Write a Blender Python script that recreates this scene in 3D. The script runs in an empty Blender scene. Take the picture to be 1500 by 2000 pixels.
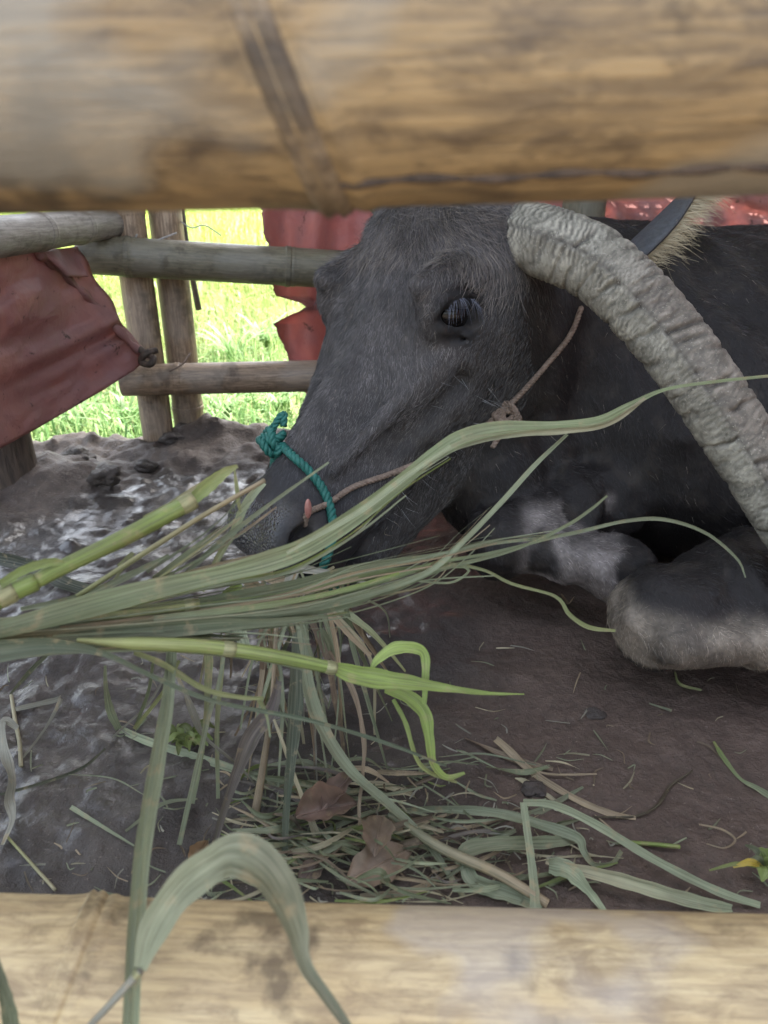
import bpy, math, random
import numpy as np
from mathutils import Vector, Matrix

random.seed(7); rng = np.random.default_rng(7)
scn = bpy.context.scene
col = scn.collection
rad = math.radians

# ------------------------------------------------------------------ camera, sky, sun, exposure
CAM_H, PITCH = 0.70, rad(25.0)
FPX = 1500.0
cam = bpy.data.cameras.new('camera'); cam_o = bpy.data.objects.new('camera', cam); col.objects.link(cam_o)
cam.sensor_fit = 'HORIZONTAL'; cam.sensor_width = 26.0; cam.lens = 26.0
cam.clip_start = 0.02; cam.clip_end = 2000
cam_o.location = (0, 0, CAM_H); cam_o.rotation_euler = (rad(90) - PITCH, 0, 0)
cam.dof.use_dof = True; cam.dof.focus_distance = 1.10; cam.dof.aperture_fstop = 6.5
scn.camera = cam_o

SUN_EL, SUN_ROT = 58.0, 20.0
world = bpy.data.worlds.new('World'); scn.world = world; world.use_nodes = True
wn = world.node_tree.nodes; wl = world.node_tree.links
sky = wn.new('ShaderNodeTexSky'); sky.sky_type = 'NISHITA'; sky.sun_disc = False
sky.sun_elevation = rad(SUN_EL); sky.sun_rotation = rad(SUN_ROT)
sky.air_density = 1.3; sky.dust_density = 4.0; sky.ozone_density = 1.0
wn['Background'].inputs['Strength'].default_value = 0.15
hs = wn.new('ShaderNodeHueSaturation'); hs.inputs['Saturation'].default_value = .55      # hazy, nearly white sky
wl.new(sky.outputs[0], hs.inputs['Color']); wl.new(hs.outputs[0], wn['Background'].inputs[0])
sun = bpy.data.lights.new('sun', 'SUN'); sun.energy = 5.0; sun.angle = rad(3); sun.color = (1, .96, .88)
sun_o = bpy.data.objects.new('sun', sun); col.objects.link(sun_o)
# the sun stands beyond the field, to the right of the view axis
sd = Vector((math.sin(rad(SUN_ROT)) * math.cos(rad(SUN_EL)), math.cos(rad(SUN_ROT)) * math.cos(rad(SUN_EL)), math.sin(rad(SUN_EL))))
sun_o.rotation_euler = (-sd).to_track_quat('-Z', 'Y').to_euler(); sun_o.location = sd * 20
scn.view_settings.view_transform = 'Standard'; scn.view_settings.look = 'None'
scn.view_settings.exposure = 2.4; scn.view_settings.gamma = 1.0
scn.cycles.use_denoising = True
scn.cycles.max_bounces = 6; scn.cycles.diffuse_bounces = 4; scn.cycles.transparent_max_bounces = 6
scn.cycles.caustics_reflective = False; scn.cycles.caustics_refractive = False
scn.cycles.use_adaptive_sampling = True; scn.cycles.adaptive_threshold = 0.015

# ------------------------------------------------------------------ pixel -> place
C0 = np.array((0, 0, CAM_H)); sP, cP = math.sin(PITCH), math.cos(PITCH)
RX = np.array((1., 0, 0)); UP = np.array((0, sP, cP)); FW = np.array((0, cP, -sP))
def ray(px, py): return FW + RX * (px - 750) / FPX + UP * (1000 - py) / FPX
def P(px, py, d): return C0 + ray(px, py) * d
def G(px, py, z=0.0):
    r = ray(px, py); return C0 + r * ((z - CAM_H) / r[2])
def depth_of(p): return float(np.dot(np.asarray(p) - C0, FW))
def project(p):
    q = np.asarray(p) - C0; d = q @ FW
    return 750 + FPX * (q @ RX) / d, 1000 - FPX * (q @ UP) / d, d
def atY(px, py, Y):
    r = ray(px, py); return C0 + r * (Y / r[1])

# ------------------------------------------------------------------ noise
def _hash(ix, iy, iz, seed):
    h = (ix.astype(np.int64) * 374761393 + iy.astype(np.int64) * 668265263 + iz.astype(np.int64) * 1274126177 + seed * 974711) & 0xffffffff
    h = ((h ^ (h >> 13)) * 1274126177) & 0xffffffff
    h = ((h ^ (h >> 16)) * 2246822519) & 0xffffffff
    return ((h ^ (h >> 15)) & 0xffffff) / float(0xffffff)
def vnoise(p, seed=0):
    p = np.asarray(p, dtype=np.float64); i = np.floor(p); f = p - i; i = i.astype(np.int64)
    f = f * f * f * (f * (f * 6 - 15) + 10)
    r = 0
    for dx in (0, 1):
        wx = f[:, 0] if dx else 1 - f[:, 0]
        for dy in (0, 1):
            wy = f[:, 1] if dy else 1 - f[:, 1]
            for dz in (0, 1):
                wz = f[:, 2] if dz else 1 - f[:, 2]
                r = r + wx * wy * wz * _hash(i[:, 0] + dx, i[:, 1] + dy, i[:, 2] + dz, seed)
    return r * 2 - 1
def fbm(p, octv=4, seed=0, gain=.5):
    p = np.asarray(p, dtype=np.float64); a = 1; s = 0; t = 0
    for k in range(octv):
        s = s + a * vnoise(p * 2 ** k + 17.3 * k, seed + k); t += a; a *= gain
    return s / t
def sstep(a, b, x):
    t = np.clip((np.asarray(x, dtype=float) - a) / (b - a), 0, 1); return t * t * (3 - 2 * t)

# ------------------------------------------------------------------ object helpers
def tag(o, label=None, cat=None, group=None, kind=None):
    if label: o['label'] = label
    if cat: o['category'] = cat
    if group: o['group'] = group
    if kind: o['kind'] = kind
    return o
def empty(name, loc=(0, 0, 0)):
    o = bpy.data.objects.new(name, None); o.location = loc; o.empty_display_size = .05; col.objects.link(o); return o
def mesh_obj(name, verts, faces, mat, parent=None, smooth=True, cols=None, uvs=None):
    me = bpy.data.meshes.new(name)
    verts = np.asarray(verts, dtype=float)
    if parent is not None: verts = verts - np.array(parent_world(parent))
    if isinstance(faces, np.ndarray):
        n = faces.shape[1]
        me.vertices.add(len(verts)); me.vertices.foreach_set('co', verts.astype(np.float32).ravel())
        me.loops.add(faces.size); me.loops.foreach_set('vertex_index', faces.astype(np.int32).ravel())
        me.polygons.add(len(faces)); me.polygons.foreach_set('loop_start', (np.arange(len(faces)) * n).astype(np.int32))
        me.polygons.foreach_set('loop_total', np.full(len(faces), n, dtype=np.int32))
        me.update(calc_edges=True)
    else:
        me.from_pydata(verts.tolist(), [], faces)
    me.validate()
    if smooth: me.polygons.foreach_set('use_smooth', np.ones(len(me.polygons), dtype=bool))
    if cols is not None:
        a = me.color_attributes.new('Col', 'FLOAT_COLOR', 'POINT')
        c = np.ones((len(verts), 4), dtype=np.float32); c[:, :3] = cols; a.data.foreach_set('color', c.ravel())
    if uvs is not None:
        uv = me.uv_layers.new(name='UVMap'); li = np.zeros(len(me.loops), dtype=np.int32); me.loops.foreach_get('vertex_index', li)
        uv.data.foreach_set('uv', np.asarray(uvs, dtype=np.float32)[li].ravel())
    if mat is not None: me.materials.append(mat)
    o = bpy.data.objects.new(name, me); col.objects.link(o)
    if parent is not None: o.parent = parent
    return o
def parent_world(o):
    v = np.zeros(3)
    while o is not None: v += np.array(o.location); o = o.parent
    return v
def catmull(pts, n):
    pts = np.asarray(pts, dtype=float)
    if len(pts) == 2: t = np.linspace(0, 1, n)[:, None]; return pts[0] * (1 - t) + pts[1] * t
    p = np.vstack([2 * pts[0] - pts[1], pts, 2 * pts[-1] - pts[-2]])
    seg = np.linalg.norm(np.diff(pts[:, :3], axis=0), axis=1) + 1e-9
    cum = np.concatenate([[0], np.cumsum(seg)]); s = np.linspace(0, cum[-1], n)
    k = np.clip(np.searchsorted(cum, s, side='right') - 1, 0, len(seg) - 1)
    t = ((s - cum[k]) / seg[k])[:, None]
    a, b, c, d = p[k], p[k + 1], p[k + 2], p[k + 3]
    return .5 * ((2 * b) + (-a + c) * t + (2 * a - 5 * b + 4 * c - d) * t ** 2 + (-a + 3 * b - 3 * c + d) * t ** 3)
def frames(path, ref=None):
    T = np.gradient(path, axis=0); T /= np.linalg.norm(T, axis=1)[:, None] + 1e-12
    N = np.zeros_like(path); r = np.array(ref if ref is not None else (0, 0, 1.)); 
    if abs(T[0] @ r) > .95: r = np.array((1., 0, 0))
    n = r - T[0] * (T[0] @ r); n /= np.linalg.norm(n); N[0] = n
    for i in range(1, len(path)):
        n = N[i - 1] - T[i] * (T[i] @ N[i - 1]); N[i] = n / (np.linalg.norm(n) + 1e-12)
    return T, N, np.cross(T, N)
def tube_geo(path, radii, nseg=10, caps=True, ref=None):
    path = np.asarray(path, dtype=float); m = len(path); radii = np.broadcast_to(radii, (m,))
    T, N, B = frames(path, ref); th = np.linspace(0, 2 * math.pi, nseg, endpoint=False)
    v = path[:, None] + radii[:, None, None] * (np.cos(th)[None, :, None] * N[:, None] + np.sin(th)[None, :, None] * B[:, None])
    v = v.reshape(-1, 3); f = []
    for i in range(m - 1):
        for j in range(nseg):
            k = (j + 1) % nseg; f.append((i * nseg + j, i * nseg + k, (i + 1) * nseg + k, (i + 1) * nseg + j))
    if caps: f.append(tuple(range(nseg))[::-1]); f.append(tuple((m - 1) * nseg + j for j in range(nseg)))
    uv = np.stack([np.tile(th / (2 * math.pi), m), np.repeat(np.linspace(0, 1, m), nseg)], 1)
    return v, f, uv
def join_geo(parts):
    V, F, U, Cc, o = [], [], [], [], 0
    for g in parts:
        V.append(g[0]); F += [tuple(i + o for i in q) for q in g[1]]; U.append(g[2])
        if len(g) > 3: Cc.append(g[3])
        o += len(g[0])
    return np.vstack(V), F, np.vstack(U), (np.vstack(Cc) if Cc else None)

# ------------------------------------------------------------------ materials
class NT:
    def __init__(s, name):
        s.m = bpy.data.materials.new(name); s.m.use_nodes = True; s.t = s.m.node_tree; s.n = s.t.nodes; s.l = s.t.links
        s.b = s.n['Principled BSDF']; s.out = s.n['Material Output']
    def node(s, t, **kw):
        n = s.n.new(t)
        for k, v in kw.items(): setattr(n, k, v)
        return n
    def link(s, a, b): s.l.new(a, b)
    def coord(s, kind='Object', scale=(1, 1, 1), rot=(0, 0, 0)):
        if kind == 'Pos': src = s.node('ShaderNodeNewGeometry').outputs['Position']
        else: src = s.node('ShaderNodeTexCoord').outputs[kind]
        mp = s.node('ShaderNodeMapping'); mp.inputs['Scale'].default_value = scale; mp.inputs['Rotation'].default_value = rot
        s.link(src, mp.inputs[0]); return mp.outputs[0]
    def noise(s, vec, scale, detail=4, rough=.55, dist=0):
        n = s.node('ShaderNodeTexNoise'); n.inputs['Scale'].default_value = scale; n.inputs['Detail'].default_value = detail
        n.inputs['Roughness'].default_value = rough; n.inputs['Distortion'].default_value = dist
        if vec is not None: s.link(vec, n.inputs['Vector'])
        return n.outputs['Fac']
    def ramp(s, fac, stops):
        r = s.node('ShaderNodeValToRGB'); e = r.color_ramp.elements
        while len(e) < len(stops): e.new(.5)
        for el, (p, c) in zip(e, stops): el.position = p; el.color = (c, c, c, 1) if np.isscalar(c) else (*c, 1)
        s.link(fac, r.inputs[0]); return r.outputs[0]
    def mix(s, f, a, b, mode='MIX'):
        m = s.node('ShaderNodeMix', data_type='RGBA', blend_type=mode)
        for sock, v in ((m.inputs[0], f), (m.inputs[6], a), (m.inputs[7], b)):
            if hasattr(v, 'node'): s.link(v, sock)
            else: sock.default_value = v if np.isscalar(v) else (*v, 1)
        return m.outputs[2]
    def math(s, op, a, b=0.0):
        m = s.node('ShaderNodeMath', operation=op)
        for k, v in enumerate((a, b)):
            if hasattr(v, 'node'): s.link(v, m.inputs[k])
            else: m.inputs[k].default_value = v
        return m.outputs[0]
    def bump(s, h, strength, dist, prev=None):
        b = s.node('ShaderNodeBump'); b.inputs['Strength'].default_value = strength; b.inputs['Distance'].default_value = dist
        s.link(h, b.inputs['Height'])
        if prev is not None: s.link(prev, b.inputs['Normal'])
        return b.outputs[0]
    def set(s, **kw):
        names = dict(color='Base Color', rough='Roughness', spec='Specular IOR Level', normal='Normal', metal='Metallic', coat='Coat Weight', coat_rough='Coat Roughness', sheen='Sheen Weight', alpha='Alpha', ior='IOR')
        for k, v in kw.items():
            sk = s.b.inputs[names[k]]
            if hasattr(v, 'node'): s.link(v, sk)
            else: sk.default_value = v if np.isscalar(v) else (*v, 1)
        return s.m
    def attr(s, name='Col'):
        a = s.node('ShaderNodeAttribute'); a.attribute_name = name; return a

def mat_bamboo(name, base, dark, pale, grey, seed, mold=.5, lichen=.4):
    m = NT(name); v = m.coord('Object', (1, 1, 1)); vs = m.coord('Object', (2.2, 14, 14)); vf = m.coord('Object', (5, 60, 60))
    n1 = m.noise(vs, 2.5 + seed * .1, 6, .6, .4); n2 = m.noise(vf, 4, 4, .6); n3 = m.noise(v, 9 + seed, 5, .6); n4 = m.noise(v, 5 + seed * .7, 3, .5)
    n5 = m.noise(m.coord('Object', (4, 9, 9)), 4 + seed, 6, .7, .5)
    c = m.mix(m.ramp(n1, [(.3, 0), (.7, 1)]), base, pale)
    c = m.mix(m.ramp(n2, [(.36, .60), (.60, 0)]), c, dark)
    c = m.mix(m.math('MULTIPLY', m.ramp(n5, [(.48, 0), (.66, 1)]), mold), c, dark)
    c = m.mix(m.math('MULTIPLY', m.ramp(n3, [(.58, 0), (.66, 1)]), mold), c, tuple(x * .45 for x in dark))
    c = m.mix(m.math('MULTIPLY', m.ramp(n4, [(.55, 0), (.6, 1)]), lichen), c, grey)
    b = m.bump(n2, .4, .002); b = m.bump(n5, .5, .003, b)
    return m.set(color=c, rough=m.ramp(n3, [(.3, .38), (.7, .6)]), normal=b, spec=.4)
M = {}
M['bamboo_top'] = mat_bamboo('weathered_bamboo', (.225, .150, .070), (.062, .043, .028), (.33, .235, .118), (.25, .235, .195), 1, .85, .6)
M['bamboo_low'] = mat_bamboo('flaking_yellow_bamboo', (.39, .285, .145), (.20, .14, .08), (.50, .40, .235), (.36, .32, .28), 2, .8, .5)
M['bamboo_node'] = mat_bamboo('bamboo_joint', (.15, .105, .06), (.05, .036, .026), (.27, .20, .12), (.2, .17, .13), 6, .6, .1)
M['bamboo_far'] = mat_bamboo('brown_bamboo', (.26, .175, .11), (.09, .06, .04), (.36, .27, .19), (.3, .26, .22), 3, .6, .3)
M['bamboo_grey'] = mat_bamboo('grey_bamboo', (.22, .20, .175), (.11, .095, .08), (.33, .31, .28), (.28, .27, .25), 4, .5, .4)
M['bamboo_olive'] = mat_bamboo('olive_bamboo', (.13, .115, .075), (.07, .06, .04), (.19, .17, .12), (.2, .19, .16), 5, .5, .3)

def mat_simple(name, c1, c2, scale=20, rough=.6, bump=.3, bd=.002, stretch=(1, 1, 1), spec=.3):
    m = NT(name); v = m.coord('Object', stretch); n = m.noise(v, scale, 6, .6, .3)
    return m.set(color=m.mix(m.ramp(n, [(.3, 0), (.7, 1)]), c1, c2), rough=rough, normal=m.bump(n, bump, bd), spec=spec)
M['yard'] = mat_simple('yard_dirt', (.13, .105, .085), (.21, .175, .145), 3, .85, .4, .02)
M['wood'] = mat_simple('old_dark_wood', (.035, .028, .024), (.11, .08, .06), 18, .75, .6, .006, (6, 6, 1))
M['rope_green'] = mat_simple('green_rope', (.012, .075, .062), (.025, .14, .115), 120, .5, .3, .0006)
M['rope_brown'] = mat_simple('brown_rope', (.11, .08, .06), (.24, .18, .14), 150, .8, .5, .0008)
M['stick'] = mat_simple('grey_stick', (.08, .07, .065), (.18, .16, .14), 60, .7)
M['wire'] = mat_simple('binding_wire', (.22, .21, .2), (.4, .38, .36), 80, .45)
M['shade_roof_metal'] = mat_simple('shade_roof_sheet', (.30, .30, .29), (.42, .41, .40), 6, .5)
M['clod'] = mat_simple('mud_clod', (.03, .026, .023), (.075, .06, .05), 50, .6, .8, .004)

def mat_tarp(name, a, b, dirt, s):
    m = NT(name); v = m.coord('Object'); n = m.noise(v, 3 + s, 6, .65, .6); n2 = m.noise(v, 28, 5, .7); n3 = m.noise(v, 11 + s, 3, .5)
    c = m.mix(m.ramp(n, [(.38, 0), (.62, 1)]), a, b)
    c = m.mix(m.math('MULTIPLY', m.ramp(n3, [(.45, 0), (.75, 1)]), .45), c, (.36, .24, .25))
    c = m.mix(m.ramp(n2, [(.62, 0), (.70, .9)]), c, dirt)
    bm = m.bump(n, .5, .02); bm = m.bump(m.noise(v, 17, 5, .6, 1.0), .6, .012, bm); bm = m.bump(n2, .3, .003, bm)
    m.set(color=c, rough=.45, normal=bm, spec=.4)
    tr = m.node('ShaderNodeBsdfTranslucent'); m.link(c, tr.inputs[0])
    mx = m.node('ShaderNodeMixShader'); mx.inputs[0].default_value = .5
    m.link(m.b.outputs[0], mx.inputs[1]); m.link(tr.outputs[0], mx.inputs[2]); m.link(mx.outputs[0], m.out.inputs[0])
    return m.m
M['tarp_left'] = mat_tarp('faded_red_tarp', (.42, .225, .20), (.30, .165, .165), (.07, .05, .04), 0)
M['tarp_mid'] = mat_tarp('torn_red_tarp', (.36, .17, .17), (.46, .22, .195), (.12, .07, .06), 2)

def mat_leaf():
    m = NT('grass_leaf'); a = m.attr('Col')
    n = m.noise(m.coord('UV', (10, .3, 1)), 1.0, 3, .7); n1 = m.noise(m.coord('UV', (7, .5, 1)), 1.3, 3, .6); n2 = m.noise(m.coord('Object'), 55, 4, .65); n3 = m.noise(m.coord('Object'), 14, 3, .6)
    c = m.mix(m.ramp(n, [(.34, .62), (.58, 0)]), a.outputs['Color'], (.04, .045, .02))
    c = m.mix(m.ramp(n1, [(.45, 0), (.75, .45)]), c, m.mix(.5, a.outputs['Color'], (.52, .50, .36)))
    c = m.mix(m.ramp(n2, [(.56, 0), (.70, .55)]), c, (.36, .28, .16))
    c = m.mix(m.ramp(n3, [(.35, .30), (.55, 0)]), c, (.10, .085, .05))
    b = m.bump(n, .7, .0008); b = m.bump(n2, .3, .0008, b)
    m.set(color=c, rough=.5, normal=b, spec=.35)
    tr = m.node('ShaderNodeBsdfTranslucent'); m.link(c, tr.inputs[0])
    mx = m.node('ShaderNodeMixShader'); mx.inputs[0].default_value = .25
    m.link(m.b.outputs[0], mx.inputs[1]); m.link(tr.outputs[0], mx.inputs[2]); m.link(mx.outputs[0], m.out.inputs[0])
    return m.m
M['leaf'] = mat_leaf()

def mat_skin():
    m = NT('buffalo_hide'); a = m.attr('Col'); w = m.attr('Wet'); v = m.coord('Pos'); n = m.noise(v, 140, 5, .65); n2 = m.noise(v, 22, 5, .6, .5)
    n3 = m.noise(v, 420, 2, .5)
    c = m.mix(m.ramp(n, [(.3, .45), (.65, 0)]), a.outputs['Color'], (.012, .011, .011))
    c = m.mix(m.ramp(n2, [(.5, 0), (.72, .35)]), c, (.075, .062, .048))
    vo = m.node('ShaderNodeTexVoronoi'); vo.inputs['Scale'].default_value = 210; m.link(v, vo.inputs['Vector'])
    b = m.bump(n, .45, .0025); b = m.bump(n3, .3, .001, b)
    bb = m.node('ShaderNodeBump'); bb.inputs['Distance'].default_value = .0022; bb.invert = True
    m.link(vo.outputs['Distance'], bb.inputs['Height']); m.link(w.outputs['Fac'], bb.inputs['Strength']); m.link(b, bb.inputs['Normal'])
    r = m.node('ShaderNodeMapRange'); r.inputs[3].default_value = .62; r.inputs[4].default_value = .22; m.link(w.outputs['Fac'], r.inputs[0])
    m.link(bb.outputs[0], m.b.inputs['Coat Normal'])
    return m.set(color=c, rough=r.outputs[0], normal=bb.outputs[0], spec=.22, coat=m.math('MULTIPLY', w.outputs['Fac'], .8), coat_rough=.14)
M['skin'] = mat_skin()
def mat_hair(name, rough=.45):
    m = NT(name); a = m.attr('Col'); return m.set(color=a.outputs['Color'], rough=rough, spec=.35)
M['hair'] = mat_hair('buffalo_hair')
def mat_horn():
    m = NT('horn_keratin'); a = m.attr('Col'); v = m.coord('Pos'); n = m.noise(v, 75, 6, .7, .5); n2 = m.noise(v, 260, 4, .65)
    c = m.mix(m.ramp(n, [(.38, .55), (.52, 0)]), a.outputs['Color'], (.07, .065, .055))
    c = m.mix(m.ramp(n2, [(.58, 0), (.72, .55)]), c, (.40, .375, .31))
    b = m.bump(n, .6, .002); b = m.bump(n2, .6, .001, b)
    return m.set(color=c, rough=.6, normal=b, spec=.3)
M['horn'] = mat_horn()
m = NT('wet_eye'); M['eye'] = m.set(color=(.006, .005, .005), rough=.12, spec=.22)
m = NT('raw_pink_skin'); nn = m.noise(m.coord('Pos'), 220, 4); M['sore'] = m.set(color=m.mix(nn, (.22, .06, .05), (.42, .22, .18)), rough=.4)

def mat_mud():
    m = NT('pen_mud'); v = m.coord('Pos'); a = m.attr('Col')
    n = m.noise(v, 14, 8, .65, .4); n2 = m.noise(v, 70, 6, .65); n3 = m.noise(v, 5, 4, .6); n4 = m.noise(v, 260, 3, .6)
    c = m.mix(m.ramp(n, [(.32, 0), (.68, 1)]), (.030, .024, .021), (.072, .058, .049))
    sep = m.node('ShaderNodeSeparateColor'); m.link(a.outputs['Color'], sep.inputs[0])
    brown = sep.outputs[1]; wet = sep.outputs[0]
    c = m.mix(m.math('MULTIPLY', brown, .75), c, m.mix(m.ramp(n2, [(.35, 0), (.65, 1)]), (.062, .041, .031), (.115, .078, .060)))
    c = m.mix(m.ramp(n4, [(.64, 0), (.71, .55)]), c, (.25, .21, .18))
    wetn = m.math('MULTIPLY', wet, m.ramp(m.noise(v, 24, 5, .6, .6), [(.36, .25), (.56, 1)]))
    c = m.mix(m.math('MULTIPLY', wet, .4), c, (.014, .011, .010))
    r = m.node('ShaderNodeMapRange'); r.inputs[3].default_value = .62; r.inputs[4].default_value = .10; m.link(wetn, r.inputs[0])
    b = m.bump(n, .5, .012); b = m.bump(n2, .9, .006, b); b = m.bump(n4, .6, .002, b)
    cb = m.bump(n, .35, .010); cb = m.bump(m.noise(v, 55, 5, .6), .55, .004, cb)
    m.link(cb, m.b.inputs['Coat Normal'])
    return m.set(color=c, rough=.6, normal=b, spec=.4, coat=m.ramp(wetn, [(.25, 0), (.8, 1)]), coat_rough=.11)
M['mud'] = mat_mud()
def mat_field():
    m = NT('field_soil_grass'); v = m.coord('Pos'); n = m.noise(v, 6, 6, .65); n2 = m.noise(v, .35, 4, .6)
    c = m.mix(n, (.15, .14, .08), (.20, .23, .09)); c = m.mix(m.ramp(n2, [(.4, 0), (.6, 1)]), c, (.22, .27, .085))
    return m.set(color=c, rough=.8, spec=.2)
M['field'] = mat_field()
m = NT('field_blade'); a = m.attr('Col'); tr = m.node('ShaderNodeBsdfTranslucent'); mx = m.node('ShaderNodeMixShader'); mx.inputs[0].default_value = .4
m.set(color=a.outputs['Color'], rough=.5, spec=.3); m.link(a.outputs['Color'], tr.inputs[0])
m.link(m.b.outputs[0], mx.inputs[1]); m.link(tr.outputs[0], mx.inputs[2]); m.link(mx.outputs[0], m.out.inputs[0]); M['blade'] = m.m
# ------------------------------------------------------------------ ground, field, added shade roof
def ground_h(x, y):
    x = np.asarray(x, float); y = np.asarray(y, float); p = np.stack([x, y, 0 * x], -1).reshape(-1, 3)
    left = sstep(.25, -.25, x).ravel(); far = sstep(.75, 1.25, y).ravel()
    h = .010 * fbm(p * 3, 3, 3) + (.0065 + .008 * left * far) * fbm(p * 11, 4, 9) + (.0034 + .004 * left) * fbm(p * 38, 4, 21)
    lump = np.clip(fbm(p * 26, 3, 55) - .18, 0, 1); h += .018 * lump * left * (.4 + .6 * far)
    X, Y = p[:, 0], p[:, 1]
    def g(cx, cy, sx, sy, a): return a * np.exp(-((X - cx) / sx) ** 2 - ((Y - cy) / sy) ** 2)
    rough = 1 + .5 * fbm(p * 9, 3, 77)
    h += (g(-.42, 1.98, .20, .14, .075) + g(-.78, 1.66, .16, .10, .06) + g(-1.05, 1.5, .2, .12, .05) + g(.0, 2.05, .25, .12, .05)) * rough
    h += .030 * np.clip(fbm(p * 15, 4, 31), -.3, 1) * sstep(1.5, 1.75, Y) * sstep(.3, -.1, X)
    edge = 1.93 + .07 * fbm(p * 3, 3, 5)
    h -= .11 * sstep(edge, edge + .16, Y)
    return h.reshape(x.shape)
xs = np.concatenate([np.arange(-2.2, -1.1, .03), np.arange(-1.1, 1.0, .0068), np.arange(1.0, 2.6, .03)])
ys = np.concatenate([np.arange(.05, .42, .03), .42 + np.cumsum(np.linspace(.0042, .011, 225))])
XX, YY = np.meshgrid(xs, ys); ZZ = ground_h(XX, YY); nx, ny = len(xs), len(ys)
idx = np.arange(nx * ny).reshape(ny, nx)
quads = np.stack([idx[:-1, :-1], idx[:-1, 1:], idx[1:, 1:], idx[1:, :-1]], -1).reshape(-1, 4)
pp = np.stack([XX, YY, 0 * XX], -1).reshape(-1, 3)
# wet slurry lies to the left and behind; trodden brown earth to the right
bx = pp[:, 0] + .16 * fbm(pp * 4, 3, 91)
wet = np.clip(sstep(.20, -.05, bx - .12 * (pp[:, 1] - 1)) * sstep(.50, .85, pp[:, 1] + .14 * fbm(pp * 5, 3, 8)) , 0, 1)
wet = np.maximum(wet, (.35 + .35 * sstep(.45, .05, pp[:, 0]) * sstep(.8, 1.0, pp[:, 1])) * sstep(.0, .45, fbm(pp * 7, 3, 44)))
mnd = sstep(1.62, 1.78, pp[:, 1] + .12 * fbm(pp * 6, 3, 47) + .35 * sstep(-.45, -.9, pp[:, 0])); wet = wet * (1 - .85 * mnd)
brown = np.maximum(sstep(-.08, .16, bx), .5 * mnd)
mud = mesh_obj('mud_floor', np.stack([XX, YY, ZZ], -1).reshape(-1, 3), quads, M['mud'], cols=np.stack([wet, brown, 0 * wet], -1))
tag(mud, 'trodden mud floor of the pen, wet and shining beside the buffalo muzzle', 'ground', kind='structure')
def ground_at(x, y):                      # quick look-up of the floor height
    i = min(max(np.searchsorted(xs, x) - 1, 0), nx - 2); j = min(max(np.searchsorted(ys, y) - 1, 0), ny - 2)
    u = min(max((x - xs[i]) / (xs[i + 1] - xs[i]), 0), 1); v = min(max((y - ys[j]) / (ys[j + 1] - ys[j]), 0), 1)
    return (ZZ[j, i] * (1 - u) + ZZ[j, i + 1] * u) * (1 - v) + (ZZ[j + 1, i] * (1 - u) + ZZ[j + 1, i + 1] * u) * v
fx = np.array([-600, -60, -12, -4, 0, 4, 12, 60, 600.]); fy = np.array([-60, -6, -1, 1, 2.5, 5, 12, 60, 900.])
FX, FY = np.meshgrid(fx, fy); fi = np.arange(81).reshape(9, 9)
fld = mesh_obj('field', np.stack([FX, FY, np.full_like(FX, -.085)], -1).reshape(-1, 3), np.stack([fi[:-1, :-1], fi[:-1, 1:], fi[1:, 1:], fi[1:, :-1]], -1).reshape(-1, 4), M['field'], smooth=False)
tag(fld, 'pale green field reaching away behind the pen', 'field', kind='structure')

yx = np.array([-60, -8, -2, 2, 8, 60.]); yy = np.array([-80, -10, -2, 1, 1.9]); YX, YY2 = np.meshgrid(yx, yy); yi = np.arange(30).reshape(5, 6)
yd = mesh_obj('yard', np.stack([YX, YY2, np.full_like(YX, -.072)], -1).reshape(-1, 3), np.stack([yi[:-1, :-1], yi[:-1, 1:], yi[1:, 1:], yi[1:, :-1]], -1).reshape(-1, 4), M['yard'], smooth=False)  # out of view, added so that neutral light bounces into the pen
tag(yd, 'bare dirt yard added unseen in front of the pen for neutral bounce light', 'ground', kind='structure')
def blades(name, pos, length, width, colr, lean=.5, mat='blade', label='', cat='grass'):
    n = len(pos); az = rng.uniform(0, 2 * math.pi, n); d = np.stack([np.cos(az), np.sin(az), 0 * az], -1); s = np.stack([-np.sin(az), np.cos(az), 0 * az], -1)
    ln = rng.uniform(.1, 1, n)[:, None] * lean; L = length[:, None]; W = width[:, None] / 2; up = np.array((0, 0, 1.))
    p1 = pos + up * L * .5 + d * L * ln * .2; p2 = pos + up * L * (1 - .28 * ln ** 2 * 2) + d * L * ln
    v = np.stack([pos - s * W, pos + s * W, p1 - s * W * .85, p1 + s * W * .85, p2 - s * W * .08, p2 + s * W * .08], 1).reshape(-1, 3)
    b = np.arange(n)[:, None] * 6
    f = np.concatenate([b + np.array((0, 1, 3, 2)), b + np.array((2, 3, 5, 4))])
    return mesh_obj(name, v, f, M[mat], cols=np.repeat(colr, 6, 0))
def fieldpts(n, y0, y1):
    y = (y0 ** .5 + rng.random(n) * (y1 ** .5 - y0 ** .5)) ** 2
    return np.stack([rng.uniform(-1, 1, n) * (.75 * y + .6), y, np.full(n, -.09)], -1)
p1 = fieldpts(34000, 2.03, 5.0); p2 = fieldpts(22000, 4.5, 14); p3 = fieldpts(16000, 13, 70)
pos = np.vstack([p1, p2, p3]); n = len(pos)
ln = np.concatenate([rng.uniform(.06, .24, len(p1)), rng.uniform(.14, .36, len(p2)), rng.uniform(.3, .55, len(p3))])
wd = np.concatenate([rng.uniform(.003, .009, len(p1)), rng.uniform(.006, .014, len(p2)), rng.uniform(.015, .05, len(p3))])
nz = fbm(pos * np.array((1.2, 1.2, 0)), 3, 66); ln *= (1 + .5 * nz)
t = rng.random(n)[:, None]; far = sstep(2.2, 7, pos[:, 1])[:, None]
pv = sstep(-.25, .3, fbm(pos * np.array((2.2, 2.2, 0)), 3, 68))[:, None]; cg = (np.array((.12, .25, .085)) * pv + np.array((.25, .26, .11)) * (1 - pv)) * (1 - t) + np.array((.27, .38, .15)) * t
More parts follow.
